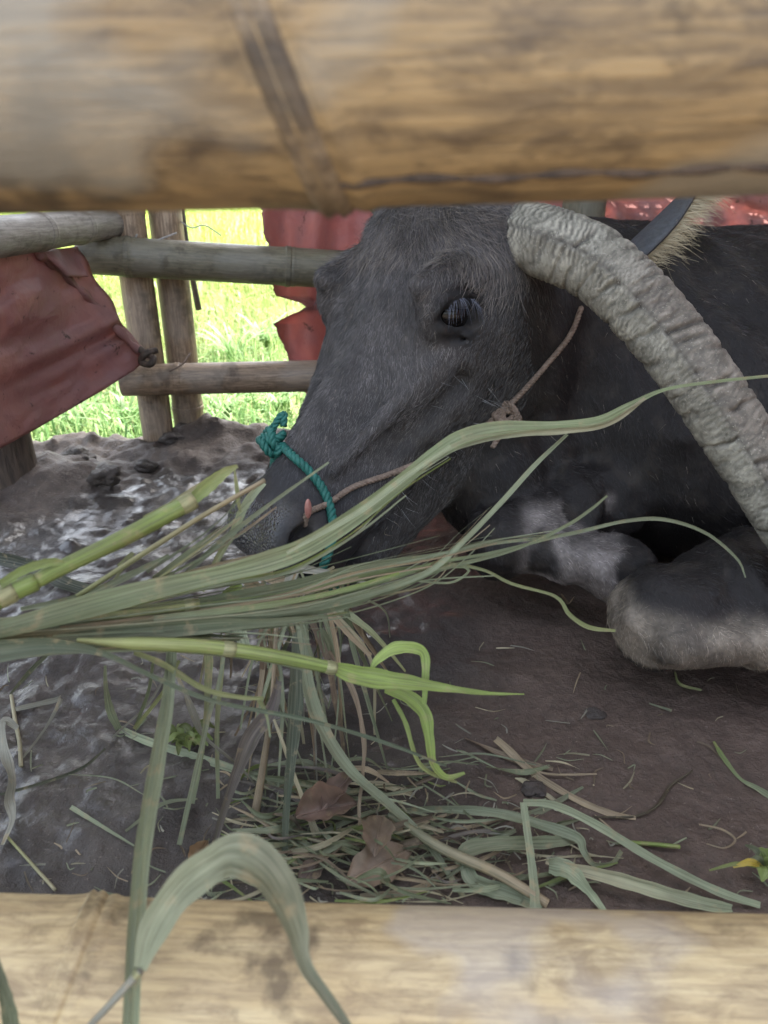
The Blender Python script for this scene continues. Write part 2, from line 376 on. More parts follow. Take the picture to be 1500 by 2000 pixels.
cy = np.array((.22, .33, .06)) * (1 - t) + np.array((.33, .40, .085)) * t
gr = blades('field_grass', pos, ln, wd, cg * (1 - far) + cy * far, 1.25)
tag(gr, 'pale green grass and rice growing behind the fence', 'grass', kind='stuff')

def weed(k, px, Y, h):
    p = atY(px, 700, Y); p[2] = -.08; n_ = 26; root = empty('field_weed', p); tag(root, 'bright green weed with arching leaves growing just outside the back fence', 'weed', 'weeds outside the back fence')
    vv, ff, cc = [], [], []
    for i in range(n_):
        a = random.uniform(0, 6.28); L = h * random.uniform(.5, 1.1); w = random.uniform(.003, .007); o = np.array((math.cos(a), math.sin(a), 0)); s = np.array((-o[1], o[0], 0)); b = len(vv)
        for t_ in np.linspace(0, 1, 6):
            c_ = p + o * (L * .75 * t_ ** 1.4) + np.array((random.uniform(-.01, .01), random.uniform(-.01, .01), L * (1.15 * t_ - .6 * t_ ** 2.4))); ww = w * math.sin(math.pi * min(.98, .15 + .83 * t_)); vv += [c_ - s * ww, c_ + s * ww]
        ff += [(b + 2 * j, b + 2 * j + 1, b + 2 * j + 3, b + 2 * j + 2) for j in range(5)]; col_ = np.array((.20, .32, .14)) * random.uniform(.7, 1.4); cc += [col_] * 12
    mesh_obj('leaves', np.array(vv), ff, M['blade'], root, cols=np.array(cc))
for k, (px, Y, h) in enumerate([(130, 2.25, .2), (230, 2.3, .17), (430, 2.35, .2), (455, 3.0, .3), (540, 2.4, .2), (170, 2.7, .24), (520, 3.3, .26)]): weed(k, px, Y, h)
def corrugated(x0, x1, y0, y1, z0, z1, n):
    x = np.linspace(x0, x1, n); a = .014 * np.sin(np.arange(n) * math.pi / 3)
    v = np.concatenate([np.stack([x, np.full(n, y0), z0 + a], -1), np.stack([x, np.full(n, y1), z1 + a], -1)])
    return v, np.stack([np.arange(n - 1), np.arange(1, n), n + np.arange(1, n), n + np.arange(n - 1)], -1)
roof = empty('shade_roof', (.3, 1.8, 2.2)); tag(roof, 'grey corrugated roof added unseen over the pen to shade it', 'roof')  # out of view, added to keep sun and sky off the pen
RY0, RY1 = 1.0, 3.25
for k in range(5):
    v, f = corrugated(-2.3 + k * 1.06, -2.3 + k * 1.06 + 1.10, RY0, RY1, 2.42 + .004 * (k % 2), 2.18 + .004 * (k % 2), 84)
    mesh_obj('shade_roof_sheet', v, f, M['shade_roof_metal'], roof)
for y in (1.12, 3.15):
    z = 2.42 - (y - RY0) / (RY1 - RY0) * .24 - .06
    v, f, uv = tube_geo([(-2.3, y, z), (3.0, y, z)], .045, 12); mesh_obj('beam', v, f, M['bamboo_far'], roof)
for x in (-2.2, 2.9):
    for y in (1.12, 3.15):
        v, f, uv = tube_geo([(x, y, -.1), (x, y, 2.36 - (y - RY0) * .09)], .05, 12); mesh_obj('post', v, f, M['bamboo_far'], roof)

# ------------------------------------------------------------------ bamboo
def bamboo(name, a, b, r0, r1, nodes, mat, label, cat='bamboo', group=None, skew=0.0, nseg=28, ripple=.012, seed=0, cut=None):
    a = np.asarray(a, float); b = np.asarray(b, float); L = np.linalg.norm(b - a)
    q = Vector(b - a).to_track_quat('X', 'Z'); root = empty(name, a); root.rotation_mode = 'QUATERNION'; root.rotation_quaternion = q
    tag(root, label, cat, group)
    x = np.unique(np.concatenate([np.linspace(0, L, max(12, int(L / .02)))] + [np.clip(L * t + np.linspace(-.02, .02, 17), 0, L) for t in nodes]))
    th = np.linspace(0, 2 * math.pi, nseg, endpoint=False); X, TH = np.meshgrid(x, th, indexing='ij')
    rr = r0 + (r1 - r0) * X / L; pz = np.stack([X * 4, np.cos(TH) * .8 + seed * 3.1, np.sin(TH) * .8], -1).reshape(-1, 3)
    rr = rr * (1 + ripple * fbm(pz, 3, 5).reshape(X.shape))
    for t in nodes:
        dx = X - L * t; rr = rr * (1 + .045 * np.exp(-(dx / .013) ** 2) + .022 * np.exp(-((dx - .013) / .004) ** 2) - .02 * np.exp(-((dx - .007) / .003) ** 2))
    bow = .004 * np.sin(X / L * math.pi * 2 + seed)
    v = np.stack([X + skew * np.sin(TH) * rr, rr * np.cos(TH), rr * np.sin(TH) + bow], -1).reshape(-1, 3)
    m_, ns = len(x), nseg; i = np.arange(m_ * ns).reshape(m_, ns); j = np.roll(i, -1, 1)
    f = [tuple(t_) for t_ in np.stack([i[:-1], j[:-1], j[1:], i[1:]], -1).reshape(-1, 4)]
    # open cut ends with a short inner wall
    vi = v.reshape(m_, ns, 3)
    for e, s in ((0, 1), (m_ - 1, -1)):
        c = vi[e].copy(); rim = c.copy(); rim[:, 1:] *= .82; deep = rim.copy(); deep[:, 0] += s * .03
        o = len(v); v = np.vstack([v, rim, deep, deep.mean(0)[None]])
        for k in range(ns):
            k2 = (k + 1) % ns; e0, e1 = e * ns + k, e * ns + k2
            qs = [(e0, e1, o + k2, o + k), (o + k, o + k2, o + ns + k2, o + ns + k), (o + ns + k, o + ns + k2, o + 2 * ns)]
            f += qs if s < 0 else [t_[::-1] for t_ in qs]
    def child(nm, vv, ff, mt):
        o = mesh_obj(nm, vv, ff, mt); o.parent = root; return o
    culm = child('culm', v, f, mat)
    for t in nodes:
        ph = np.linspace(0, 2 * math.pi, ns, endpoint=False); rv = []
        R = (r0 + (r1 - r0) * t)
        sh = .004 * np.sin(t * L / L * math.pi * 2 + seed)
        prof = [(-.0085, 1.0), (-.0062, 1.045), (-.0035, 1.080), (-.0003, 1.040), (.003, 1.074), (.006, 1.045), (.0085, 1.0)]
        for dx, k in prof:
            rv.append(np.stack([L * t + dx + skew * np.sin(ph) * R, R * k * np.cos(ph), R * k * np.sin(ph) + sh], -1))
        rv = np.vstack(rv); i = np.arange(7 * ns).reshape(7, ns); j = np.roll(i, -1, 1)
        child('node_ring', rv, np.stack([i[:-1], j[:-1], j[1:], i[1:]], -1).reshape(-1, 4), M['bamboo_node'] if mat is M['bamboo_top'] else mat)
    return root
def ext(a, b, t0, t1): return a + (b - a) * t0, a + (b - a) * t1

# front fence: two thick rails close to the camera
a, b = ext(P(0, 133, .309), P(1500, 79, .309), -1.9, 2.9); top_a, top_b = a, b
top_rail = bamboo('bamboo_rail', a, b, .0545, .0535, [.155, .472, .80], M['bamboo_top'], 'weathered brown bamboo rail with grey patches, upper rail of the feeding fence', skew=-.36, nseg=48, seed=1)
a, b = ext(P(0, 1908, .530), P(1500, 1956, .522), -1.9, 2.9)
bamboo('bamboo_rail', a, b, .0545, .0535, [.10, .413, .72], M['bamboo_low'], 'pale yellow bamboo rail low above the ground, straw lying along it', skew=.40, nseg=48, seed=2)
# a split along the underside of the upper rail
axd = (top_b - top_a) / np.linalg.norm(top_b - top_a); cr_ = []
for k, px in enumerate(np.linspace(640, 1560, 60)):
    r = ray(px, 357 - (px - 640) * .036 + 3 * math.sin(px * .021)); ts = np.linspace(.2, .45, 1500); pts = C0 + r * ts[:, None]; rel = pts - top_a
    dist = np.linalg.norm(rel - (rel @ axd)[:, None] * axd, axis=1); h_ = np.nonzero(dist < .0568)[0]
    cr_.append(pts[h_[0]] if len(h_) else pts[np.argmin(dist)])
v, f, uv = tube_geo(np.array(cr_), 0.0009 + .0014 * np.abs(np.sin(np.arange(60) * .37)) , 6); ck = mesh_obj('crack', v, f, M['wood']); ck.parent = top_rail; ck.matrix_parent_inverse = (Matrix.Translation(Vector(top_a)) @ top_rail.rotation_quaternion.to_matrix().to_4x4()).inverted()
# stakes carrying the two rails, outside the frame
for sx, lb in ((-.62, 'bamboo stake carrying the feeding fence rails, at the end beside the dark timber post'), (.74, 'bamboo stake carrying the feeding fence rails, at the end beside the buffalo')):
    bamboo('fence_stake', (sx, .45, -.1), (sx, .45, 1.2), .04, .038, [.2, .5, .8], M['bamboo_far'], lb, cat='stake')

# corner posts of the back fence
YB = 1.95
def vpost(pxb, pyb, Y, r, top, nodes, mat, label, lean=(0, 0), group=None, name='bamboo_post'):
    p = atY(pxb, pyb, Y); base = np.array((p[0], Y, -.12)); return bamboo(name, base, base + np.array((lean[0], lean[1], top)), r, r * .97, nodes, mat, label, 'post', group, nseg=24, seed=pxb)
vpost(300, 800, 1.93, .040, 2.25, [.13, .31, .50, .7, .9], M['bamboo_far'], 'brown bamboo corner post standing in front of its twin, tarp knot tied to it')
vpost(362, 780, 1.99, .040, 2.25, [.09, .27, .46, .66, .86], M['bamboo_far'], 'paler bamboo corner post behind its twin, thin stick leaning beside it')
# cross rails behind the buffalo
a, b = atY(178, 494, 1.86), atY(640, 527, 1.93)
a, b = ext(a, b, -.05, 3.6); bamboo('bamboo_rail', a, b, .044, .046, [.055, .24, .47, .72, .92], M['bamboo_olive'], 'dark olive bamboo rail crossing the corner posts, wired to them', seed=5)
a, b = atY(262, 742, 1.86), atY(640, 737, 1.90)
a, b = ext(a, b, -.06, 4.0); bamboo('bamboo_rail', a, b, .0385, .041, [.07, .28, .5, .75], M['bamboo_far'], 'mud spotted brown bamboo rail, low behind the muzzle', seed=6)
a, b = P(0, 459, 1.36), P(222, 440, 1.80)
a, b = ext(a, b, -1.6, 1.02); bamboo('bamboo_rail', a, b, .0375, .034, [.25, .5, .715, .85, .985], M['bamboo_grey'], 'pale grey bamboo rail with three joints above the sagging tarp', seed=8)
a, b = atY(330, 260, 1.95), atY(1120, 235, 2.3)
a, b = ext(a, b, -.1, 1.9); bamboo('bamboo_rail', a, b, .034, .036, [.2, .45, .7], M['bamboo_far'], 'topmost bamboo rail of the back fence, red tarps hung from it', seed=9)
vpost(1128, 410, 2.26, .072, 2.1, [.25, .55, .8], M['bamboo_olive'], 'thick dark post behind the buffalo horn and head', name='bamboo_post')
vpost(2000, 480, 2.45, .05, 2.1, [.25, .55, .8], M['bamboo_far'], 'bamboo post behind the buffalo rump, end of the back fence', name='bamboo_post')

# dark timber post at the left side
wp = atY(12, 900, 1.62); zz = np.linspace(-.1, .47, 24); th = np.linspace(0, 2 * math.pi, 20, endpoint=False)
Z, TH = np.meshgrid(zz, th, indexing='ij'); pn = np.stack([np.cos(TH) * 1.5, np.sin(TH) * 1.5, Z * 4], -1).reshape(-1, 3)
rr = .062 * (1 + .13 * fbm(pn, 4, 12).reshape(Z.shape) + .04 * np.sin(TH * 3))
v = np.stack([wp[0] + rr * np.cos(TH) - .02 * Z, 1.62 + rr * np.sin(TH), Z], -1).reshape(-1, 3)
i = np.arange(len(zz) * 20).reshape(len(zz), 20); j = np.roll(i, -1, 1)
f = [tuple(t_) for t_ in np.stack([i[:-1], j[:-1], j[1:], i[1:]], -1).reshape(-1, 4)] + [tuple(i[-1])]
tp = empty('timber_post', (wp[0], 1.62, 0)); tag(tp, 'dark weathered timber post in front of the sagging red tarp', 'post')
mesh_obj('trunk', v, f, M['wood'], tp)
for k in range(3):
    a0 = 2.2 + k * 1.3; q = np.array((wp[0] + .058 * math.cos(-a0), 1.62 + .058 * math.sin(-a0), .05)); 
    pth = catmull([q, q + (0, 0, .15), q + (-.004, 0, .36)], 8); vv, ff, uu = tube_geo(pth, .008, 6); mesh_obj('bark_strip', vv, ff, M['wood'], tp)

# stick and wires
v, f, uv = tube_geo(catmull([atY(352, 380, 2.02), atY(368, 500, 2.05), atY(388, 604, 2.08)], 10), np.linspace(.006, .0085, 10), 8)
tag(mesh_obj('stick', v, f, M['stick'], empty('leaning_stick', atY(388, 604, 2.08))).parent, 'thin grey stick leaning beside the twin corner posts', 'stick')
def wire(name, pix, r, label, mat='wire'):
    pts = [P(*q) for q in pix]; root = empty(name, pts[0]); v, f, uv = tube_geo(catmull(pts, 8 * len(pts)), r, 6); mesh_obj('strand', v, f, M[mat], root); return tag(root, label, name.split('_')[-1])
wire('binding_wire', [(268, 455, 1.80), (262, 480, 1.76), (272, 500, 1.755), (268, 520, 1.78), (262, 515, 1.8), (270, 480, 1.77), (300, 472, 1.77), (345, 455, 1.80)], .0022, 'loop of wire binding the olive rail to the corner posts')
wire('loose_wire', [(352, 432, 1.86), (375, 445, 1.84), (400, 440, 1.85), (432, 460, 1.86)], .0016, 'loose curl of wire sticking out from the corner posts over the field')
wire('dry_straw', [(330, 725, 1.80), (355, 712, 1.80), (372, 690, 1.82)], .0025, 'dry straw stem resting on the low rail at the corner posts', 'rope_brown')

# ------------------------------------------------------------------ tarps
def grid_obj(name, V, mat, parent):
    r, c = V.shape[:2]; i = np.arange(r * c).reshape(r, c)
    o = mesh_obj(name, V.reshape(-1, 3), np.stack([i[:-1, :-1], i[:-1, 1:], i[1:, 1:], i[1:, :-1]], -1).reshape(-1, 4), mat, parent)
    sm = o.modifiers.new('thickness', 'SOLIDIFY'); sm.thickness = .0018; return o
S = np.linspace(0, 1, 60); Tt = np.linspace(0, 1, 50)
top = catmull([(-260, 512, 1.02), (0, 494, 1.36), (90, 488, 1.56), (150, 484, 1.72)], 60)
bot = catmull([(-260, 1000, 1.22), (-40, 895, 1.44), (68, 838, 1.62), (190, 768, 1.76), (288, 706, 1.85)], 60)
V = np.zeros((50, 60, 3)); SS, TT = np.meshgrid(S, Tt); crump = 1 - 2 * np.abs(fbm(np.stack([SS * 7 + TT * 5, TT * 8 - SS * 3, 0 * SS], -1).reshape(-1, 3), 4, 52)).reshape(50, 60)
for jj, tt in enumerate(Tt):
    mid = top * (1 - tt) + bot * tt
    fold = np.sin(tt * 9 + S * 2.5) * .55 + np.sin(tt * 21 - S * 5) * .25 + .9 * fbm(np.stack([S * 5 + tt * 2, np.full(60, tt * 7), 0 * S], -1), 4, 2)
    amp = .030 * (1 - S) ** .7 * (.3 + np.sin(tt * math.pi)) + .006
    ridge = .05 * np.exp(-((tt - .70) / .045) ** 2) * S - .05 * np.exp(-((tt - .62) / .10) ** 2) * (1 - .3 * S)
    edgec = -.03 * np.exp(-((1 - S) / .09) ** 2) * np.sin(tt * math.pi)
    for ii in range(60):
        px, py, d = mid[ii]; d2 = d + amp[ii] * fold[ii] + (ridge + edgec)[ii] + .012 * crump[jj, ii]
        wob = 4 * math.sin(tt * 17) * (1 if ii > 56 else 0)
        V[jj, ii] = P(px + wob, py, d2)
tl = empty('tarp', P(290, 700, 1.85)); tag(tl, 'faded red tarp sagging from the grey rail to a knot on the corner post', 'tarp', None)
grid_obj('sheet', V, M['tarp_left'], tl)
# rolled hem and knot
v, f, uv = tube_geo(catmull([P(75, 494, 1.50), P(105, 520, 1.585), P(150, 560, 1.66), P(200, 610, 1.73), P(250, 665, 1.78), P(288, 697, 1.83)], 40), .009 + .003 * np.sin(np.arange(40) * 1.1), 8); mesh_obj('fold', v, f, M['tarp_left'], tl)
v, f, uv = tube_geo(catmull([P(240, 660, 1.80), P(285, 690, 1.80), P(300, 700, 1.79), P(292, 712, 1.79), P(276, 706, 1.80), P(285, 690, 1.785), P(306, 684, 1.80)], 40), .008, 8); mesh_obj('knot', v, f, M['wood'], tl)
# fold-over flap at the top
fl = np.zeros((14, 14, 3))
for jj, tt in enumerate(np.linspace(0, 1, 14)):
    for ii, ss in enumerate(np.linspace(0, 1, 14)):
        A = np.array((78, 490, 1.53)) * (1 - ss) + np.array((150, 482, 1.70)) * ss; B = np.array((130, 540, 1.59)) * (1 - ss) + np.array((172, 540, 1.69)) * ss
        q = A * (1 - tt) + B * tt; fl[jj, ii] = P(q[0], q[1], q[2] - .012 - .02 * math.sin(tt * 3) * math.sin(ss * 7))
grid_obj('flap', fl, M['tarp_left'], tl)

ky = [-900, 400, 480, 555, 578, 592, 600, 612, 632, 660, 700, 770, 800]; kx = [440, 508, 522, 531, 538, 588, 600, 575, 533, 545, 562, 594, 606]
rows = np.unique(np.concatenate([np.linspace(-900, 380, 50), np.linspace(380, 800, 80), np.array(ky)])); cols_ = 90  # sheet extended upward out of view to block light from behind
V = np.zeros((len(rows), cols_, 3))
for jj, y in enumerate(rows):
    xl = np.interp(y, ky, kx) + 9 * float(fbm(np.array([[y * .05, 0, 0]]), 4, 3, .7)[0]) ; bx_ = np.linspace(0, 1, cols_); x = xl + (1180 - xl) * bx_ ** 1.15
    pf = np.stack([x / 60, np.full(cols_, y / 260), 0 * x], -1)
    dd = .030 * np.sin(x / 17.5 + y * .002) * np.exp(-np.abs(x - 590) / 260) + .03 * fbm(pf, 4, 13)
    curl = -.05 * np.exp(-(x - xl) / 22) * (1 if 600 < y < 720 else .35)
    for ii in range(cols_):
        V[jj, ii] = atY(x[ii], y, 2.055 + .16 * (x[ii] - 500) / 600 + dd[ii] + curl[ii])
tm = empty('tarp', atY(600, 400, 2.06)); tag(tm, 'torn red tarp hanging in folds beside the open field, behind the buffalo forehead', 'tarp')
grid_obj('sheet', V, M['tarp_mid'], tm)
V = np.zeros((60, 90, 3))
for jj, y in enumerate(np.concatenate([np.linspace(-700, 240, 20), np.linspace(260, 640, 40)])):  # upper rows out of view, added to cut the backlight
    x = np.linspace(1150, 2100, 90); pf = np.stack([x / 70, np.full(90, y / 55), 0 * x], -1)
    dd = .05 * fbm(pf, 4, 23) + .03 * np.abs(fbm(pf * 1.7, 3, 29))
    for ii in range(90): V[jj, ii] = atY(x[ii], y, 2.36 + .1 * (x[ii] - 1150) / 900 + 1.6 * dd[ii])
trt = empty('tarp', atY(1400, 400, 2.4)); tag(trt, 'crumpled pinkish red tarp beyond the buffalo ear and back', 'tarp')
grid_obj('sheet', V, M['tarp_left'], trt)
sx_ = 2.45; V = np.zeros((40, 60, 3))  # side sheet out of view, added to darken the pen from the right
for jj, z in enumerate(np.linspace(.05, 2.1, 40)):
    for ii, y in enumerate(np.linspace(-1.2, 2.5, 60)): V[jj, ii] = (sx_ + .03 * math.sin(y * 19 + z), y, z)
V[..., 0] += .04 * fbm(V.reshape(-1, 3) * 3, 3, 88).reshape(40, 60)
shade_tarp = empty('tarp', (sx_, 1.5, 0)); tag(shade_tarp, 'unseen red tarp added beyond the buffalo rump to block light from that side', 'tarp'); grid_obj('sheet', V, M['tarp_left'], shade_tarp)
#@@PART3
# ------------------------------------------------------------------ buffalo
E1, E2 = P(908, 612, 1.07), P(648, 585, 1.29)      # both eyes give the breadth and the turn of the head
EM = (E1 + E2) / 2; Wd = E1 - E2; Wd /= np.linalg.norm(Wd)
_r = ray(525, 1075); MZ = C0 + _r * (((EM - C0) @ Wd) / (_r @ Wd)); Ld = MZ - EM; Ld /= np.linalg.norm(Ld)
Nd = np.cross(Ld, Wd)
if Nd[2] < 0: Nd = -Nd
HB = np.stack([Ld, Wd, Nd])                       # rows: muzzle-ward, near side, dorsal
def H(u, w, n): return EM + Ld * u + Wd * w + Nd * n
def to_head(p): return (p - EM) @ HB.T

def smin(a, b, k):
    h = np.clip(.5 + .5 * (b - a) / k, 0, 1); return b * (1 - h) + a * h - k * h * (1 - h)
def smax(a, b, k): return -smin(-a, -b, k)
def ell(p, c, r):
    q = (p - np.array(c)) / np.array(r); k0 = np.linalg.norm(q, axis=1); k1 = np.linalg.norm(q / np.array(r), axis=1) + 1e-9
    return k0 * (k0 - 1) / k1
def cap(p, a, b, ra, rb):
    a = np.array(a, float); b = np.array(b, float); ab = b - a; t = np.clip(((p - a) @ ab) / (ab @ ab), 0, 1)
    return np.linalg.norm(p - a - t[:, None] * ab, axis=1) - (ra + (rb - ra) * t)
EYE = (.0, .136, -.004); EA = (-.581, -.814); EB = (-.814, .581)       # the slit of the eye lies level, not along the nose
def sdf_head(p):
    q = to_head(p); q = q.copy(); q[:, 1] = np.abs(q[:, 1])
    d = ell(q, (-.13, 0, -.045), (.13, .150, .105))                         # poll and forehead
    d = smin(d, ell(q, (-.03, 0, -.05), (.13, .125, .088)), .05)
    d = smin(d, cap(q, (.0, .0, -.040), (.31, .0, .000), .068, .052), .05)  # nose bridge
    d = smin(d, ell(q, (-.024, .108, .004), (.058, .036, .040)), .028)      # brow
    d = smin(d, cap(q, (-.005, .112, .056), (-.062, .118, -.004), .018, .022), .026)
    d = smin(d, ell(q, (.05, .088, -.072), (.12, .056, .080)), .05)         # cheek bone
    d = smin(d, ell(q, (-.045, .092, -.15), (.135, .060, .125)), .06)       # masseter
    d = smin(d, cap(q, (.0, .060, -.235), (.35, .025, -.163), .070, .040), .05)   # lower jaw
    d = smin(d, cap(q, (.08, .060, -.11), (.33, .046, -.060), .060, .046), .05)   # side of the face
    d = smin(d, cap(q, (.060, .120, -.026), (.27, .062, .006), .017, .006), .018)  # crest below the eye
    d = smin(d, ell(q, (.368, 0, -.016), (.080, .090, .066)), .030)         # muzzle
    d = smin(d, ell(q, (.378, .046, -.006), (.058, .046, .048)), .022)      # nostril wing
    d = smin(d, ell(q, (.370, 0, -.072), (.078, .076, .042)), .022)         # upper lip
    d = smin(d, ell(q, (.355, 0, -.155), (.078, .050, .036)), .022)         # chin
    d = smin(d, ell(q, (.31, .02, -.175), (.06, .034, .03)), .02)
    d = smax(d, -cap(q, (.36, .0, -.112), (.48, .0, -.120), .008, .016), .010)   # mouth gap
    d = smax(d, -cap(q, (.33, .066, -.106), (.46, .05, -.118), .004, .009), .008)
    d = smin(d, ell(q, (.382, .050, .014), (.048, .036, .038)), .020)       # upper nostril rim
    d = smax(d, -cap(q, (.350, .090, .026), (.382, .083, .022), .005, .015), .008)  # nostril
    d = smax(d, -cap(q, (.382, .083, .022), (.418, .060, .014), .015, .011), .008)
    d = smin(d, cap(q, (.36, .080, -.012), (.40, .070, -.018), .016, .014), .012)
    d = smax(d, -cap(q, (.07, .140, -.066), (.23, .096, -.042), .012, .010), .022)   # hollow under the crest
    d = smax(d, -cap(q, (.05, .062, .046), (.20, .042, .058), .014, .010), .030)     # hollow inside of the eye
    # eye socket, lids
    e = np.array(EYE); rel = q - e; ra = rel[:, 0] * EA[0] + rel[:, 2] * EA[1]; rb = rel[:, 0] * EB[0] + rel[:, 2] * EB[1]; rw = rel[:, 1]
    loc_ = np.stack([ra, rw, rb], -1); d = smin(d, ell(loc_, (0, -.014, .004), (.052, .026, .046)), .018)     # bulge of the eye
    d = smax(d, -ell(loc_, (0, .016, -.001), (.036, .032, .026)), .006)
    sph = np.linalg.norm(loc_ - np.array((0, -.019, 0)), axis=1); tilt = rb + .10 * ra
    lid = smax(sph - .0350, -(tilt - .008 + 4.5 * ra * ra), .005); lid = smax(lid, rw * -1 - .02, .004)
    d = smin(d, lid, .006)
    lo_ = smax(sph - .0335, (tilt + .0165 - 7 * ra * ra), .005); lo_ = smax(lo_, rw * -1 - .02, .004); d = smin(d, lo_, .006)
    d = smax(d, -cap(loc_, (-.040, .008, .030), (.0, .013, .040), .003, .004), .012)      # crease over the lid
    d = smax(d, -cap(loc_, (.0, .013, .040), (.040, .006, .030), .004, .003), .012)
    d = smax(d, -cap(loc_, (-.036, .004, -.006), (-.060, -.006, -.026), .005, .003), .010)  # tear groove
    d = smax(d, -cap(loc_, (-.02, .006, -.034), (.03, .004, -.034), .0025, .0025), .010)
    return d
# body in world coordinates
SH = np.array((.62, 1.55, .30))
def sdf_body(p):
    neck0 = H(-.10, 0, -.13); d = cap(p, neck0, (.42, 1.52, .36), .15, .22)
    d = smin(d, cap(p, H(-.02, 0, -.20), (.36, 1.36, .20), .085, .15), .10)         # throat and dewlap
    d = smin(d, ell(p, P(965, 930, 1.36), (.11, .12, .12)), .06)                  # loose skin of the throat
    d = smin(d, ell(p, (.72, 1.58, .27), (.42, .36, .30)), .14)
    d = smin(d, ell(p, (1.35, 1.70, .25), (.72, .42, .345)), .16)
    d = smin(d, ell(p, (.58, 1.30, .22), (.20, .17, .20)), .10)                    # point of shoulder
    d = smin(d, ell(p, (1.75, 1.45, .22), (.30, .20, .21)), .10)                  # haunch
    return d
K1, K1e = P(1310, 1200, 1.075), P(1720, 1110, 1.20)
K1c, K1f = P(1312, 1242, 1.035), P(1680, 1240, 1.03)
K2, K2f, K2e = P(985, 1055, 1.245), P(1205, 1105, 1.205), P(1190, 960, 1.36)
def sdf_leg(p):
    d = cap(p, K1, K1e, .072, .135); d = smin(d, ell(p, K1 + (-.025, -.005, -.012), (.062, .062, .060)), .03)
    d2 = cap(p, K1c + (0, 0, -.004), K1f, .043, .040); d = smin(d, d2, .018)
    fold_ = K1 + (.10, -.06, -.035); d = smax(d, -cap(p, fold_, fold_ + (.25, .0, .015), .006, .004), .014)
    e = cap(p, K2, K2f, .047, .046); e = smin(e, ell(p, K2 + (-.008, 0, -.006), (.052, .055, .058)), .02); e = smin(e, cap(p, K2, K2e, .052, .09), .03)
    e = smin(e, ell(p, K2f + (0, 0, -.01), (.055, .05, .047)), .02)
    return d, e
def sdf(p):
    h = sdf_head(p); b = sdf_body(p); l1, l2 = sdf_leg(p)
    d = smin(h, b, .045); d = smin(d, l1, .022); d = smin(d, l2, .018)
    tn = (p - H(-.12, 0, -.13)) @ np.array((.78, .55, -.1)); bm_ = (b < h) * sstep(-.02, .08, tn)
    d = d + .006 * np.sin(tn * 62 + 2.2 * vnoise(p * 5, 14)) * bm_ * sstep(.62, .3, tn) + .0045 * vnoise(p * 13, 3) * (b < h) + .0016 * vnoise(p * 34, 6)
    lm = sstep(.03, .0, np.minimum(l1, l2)) * sstep(-.01, .02, np.minimum(h, b))
    wr = np.sin((p[:, 0] - K1[0]) * 190 + 60 * (p[:, 2] - K1[2]) + 3 * vnoise(p * 16, 31)) * sstep(.05, .10, p[:, 0] - K1[0]) * sstep(.22, .12, p[:, 0] - K1[0])
    d = d + lm * (.0050 * vnoise(p * 22, 27) + .0022 * vnoise(p * 60, 28) + .0020 * wr)
    return smax(d, -(p[:, 2] + .012), .01)

def surface_nets(fn, lo, hi, h, B=8):
    dims = (np.ceil((np.array(hi) - lo) / h / B).astype(int)) * B; nb = dims // B; lo = np.array(lo, float)
    bi = np.stack(np.meshgrid(*[np.arange(k) for k in nb], indexing='ij'), -1).reshape(-1, 3)
    cen = lo + (bi * B + (B - 1) / 2) * h; dc = fn(cen)
    A = np.repeat(np.repeat(np.repeat(np.sign(dc).reshape(nb).astype(np.float32), B, 0), B, 1), B, 2)
    act = bi[np.abs(dc) < B * h * 1.25]
    off = np.stack(np.meshgrid(*[np.arange(B)] * 3, indexing='ij'), -1).reshape(-1, 3)
    ii = (act[:, None] * B + off[None]).reshape(-1, 3)
    for s in range(0, len(ii), 400000):
        k = ii[s:s + 400000]; A[k[:, 0], k[:, 1], k[:, 2]] = fn(lo + k * h)
    sg = A < 0
    cc = [(i, j, k) for i in (0, 1) for j in (0, 1) for k in (0, 1)]
    cnt = sum(sg[i:dims[0] - 1 + i, j:dims[1] - 1 + j, k:dims[2] - 1 + k].astype(np.int8) for i, j, k in cc)
    cells = np.argwhere((cnt > 0) & (cnt < 8)); vid = np.full(dims, -1, dtype=np.int32); vid[tuple(cells.T)] = np.arange(len(cells))
    cv = np.stack([A[cells[:, 0] + i, cells[:, 1] + j, cells[:, 2] + k] for i, j, k in cc], 1); co = np.array(cc, float)
    acc = np.zeros((len(cells), 3)); nn_ = np.zeros(len(cells))
    for a in range(8):
        for b in range(a + 1, 8):
            if np.abs(co[a] - co[b]).sum() != 1: continue
            m_ = (cv[:, a] < 0) != (cv[:, b] < 0); t = np.where(m_, cv[:, a] / (cv[:, a] - cv[:, b] + 1e-12), 0)
            acc += np.where(m_[:, None], co[a] + t[:, None] * (co[b] - co[a]), 0); nn_ += m_
    V = lo + (cells + acc / nn_[:, None]) * h; F = []
    for ax in range(3):
        a1, a2 = (ax + 1) % 3, (ax + 2) % 3; sl0 = [slice(None)] * 3; sl1 = [slice(None)] * 3; sl0[ax] = slice(0, -1); sl1[ax] = slice(1, None)
        e = np.argwhere(sg[tuple(sl0)] != sg[tuple(sl1)]); e = e[(e[:, a1] > 0) & (e[:, a2] > 0)]
        d1 = np.eye(3, dtype=int)[a1]; d2 = np.eye(3, dtype=int)[a2]
        q = np.stack([vid[tuple((e - d1 - d2).T)], vid[tuple((e - d2).T)], vid[tuple(e.T)], vid[tuple((e - d1).T)]], 1)
        flip = ~sg[tuple(e.T)]; q[flip] = q[flip][:, ::-1]; F.append(q)
    F = np.vstack(F); return V, F[(F >= 0).all(1)]
bV, bF = surface_nets(sdf, (-.45, .70, -.02), (2.15, 2.20, .82), .005)
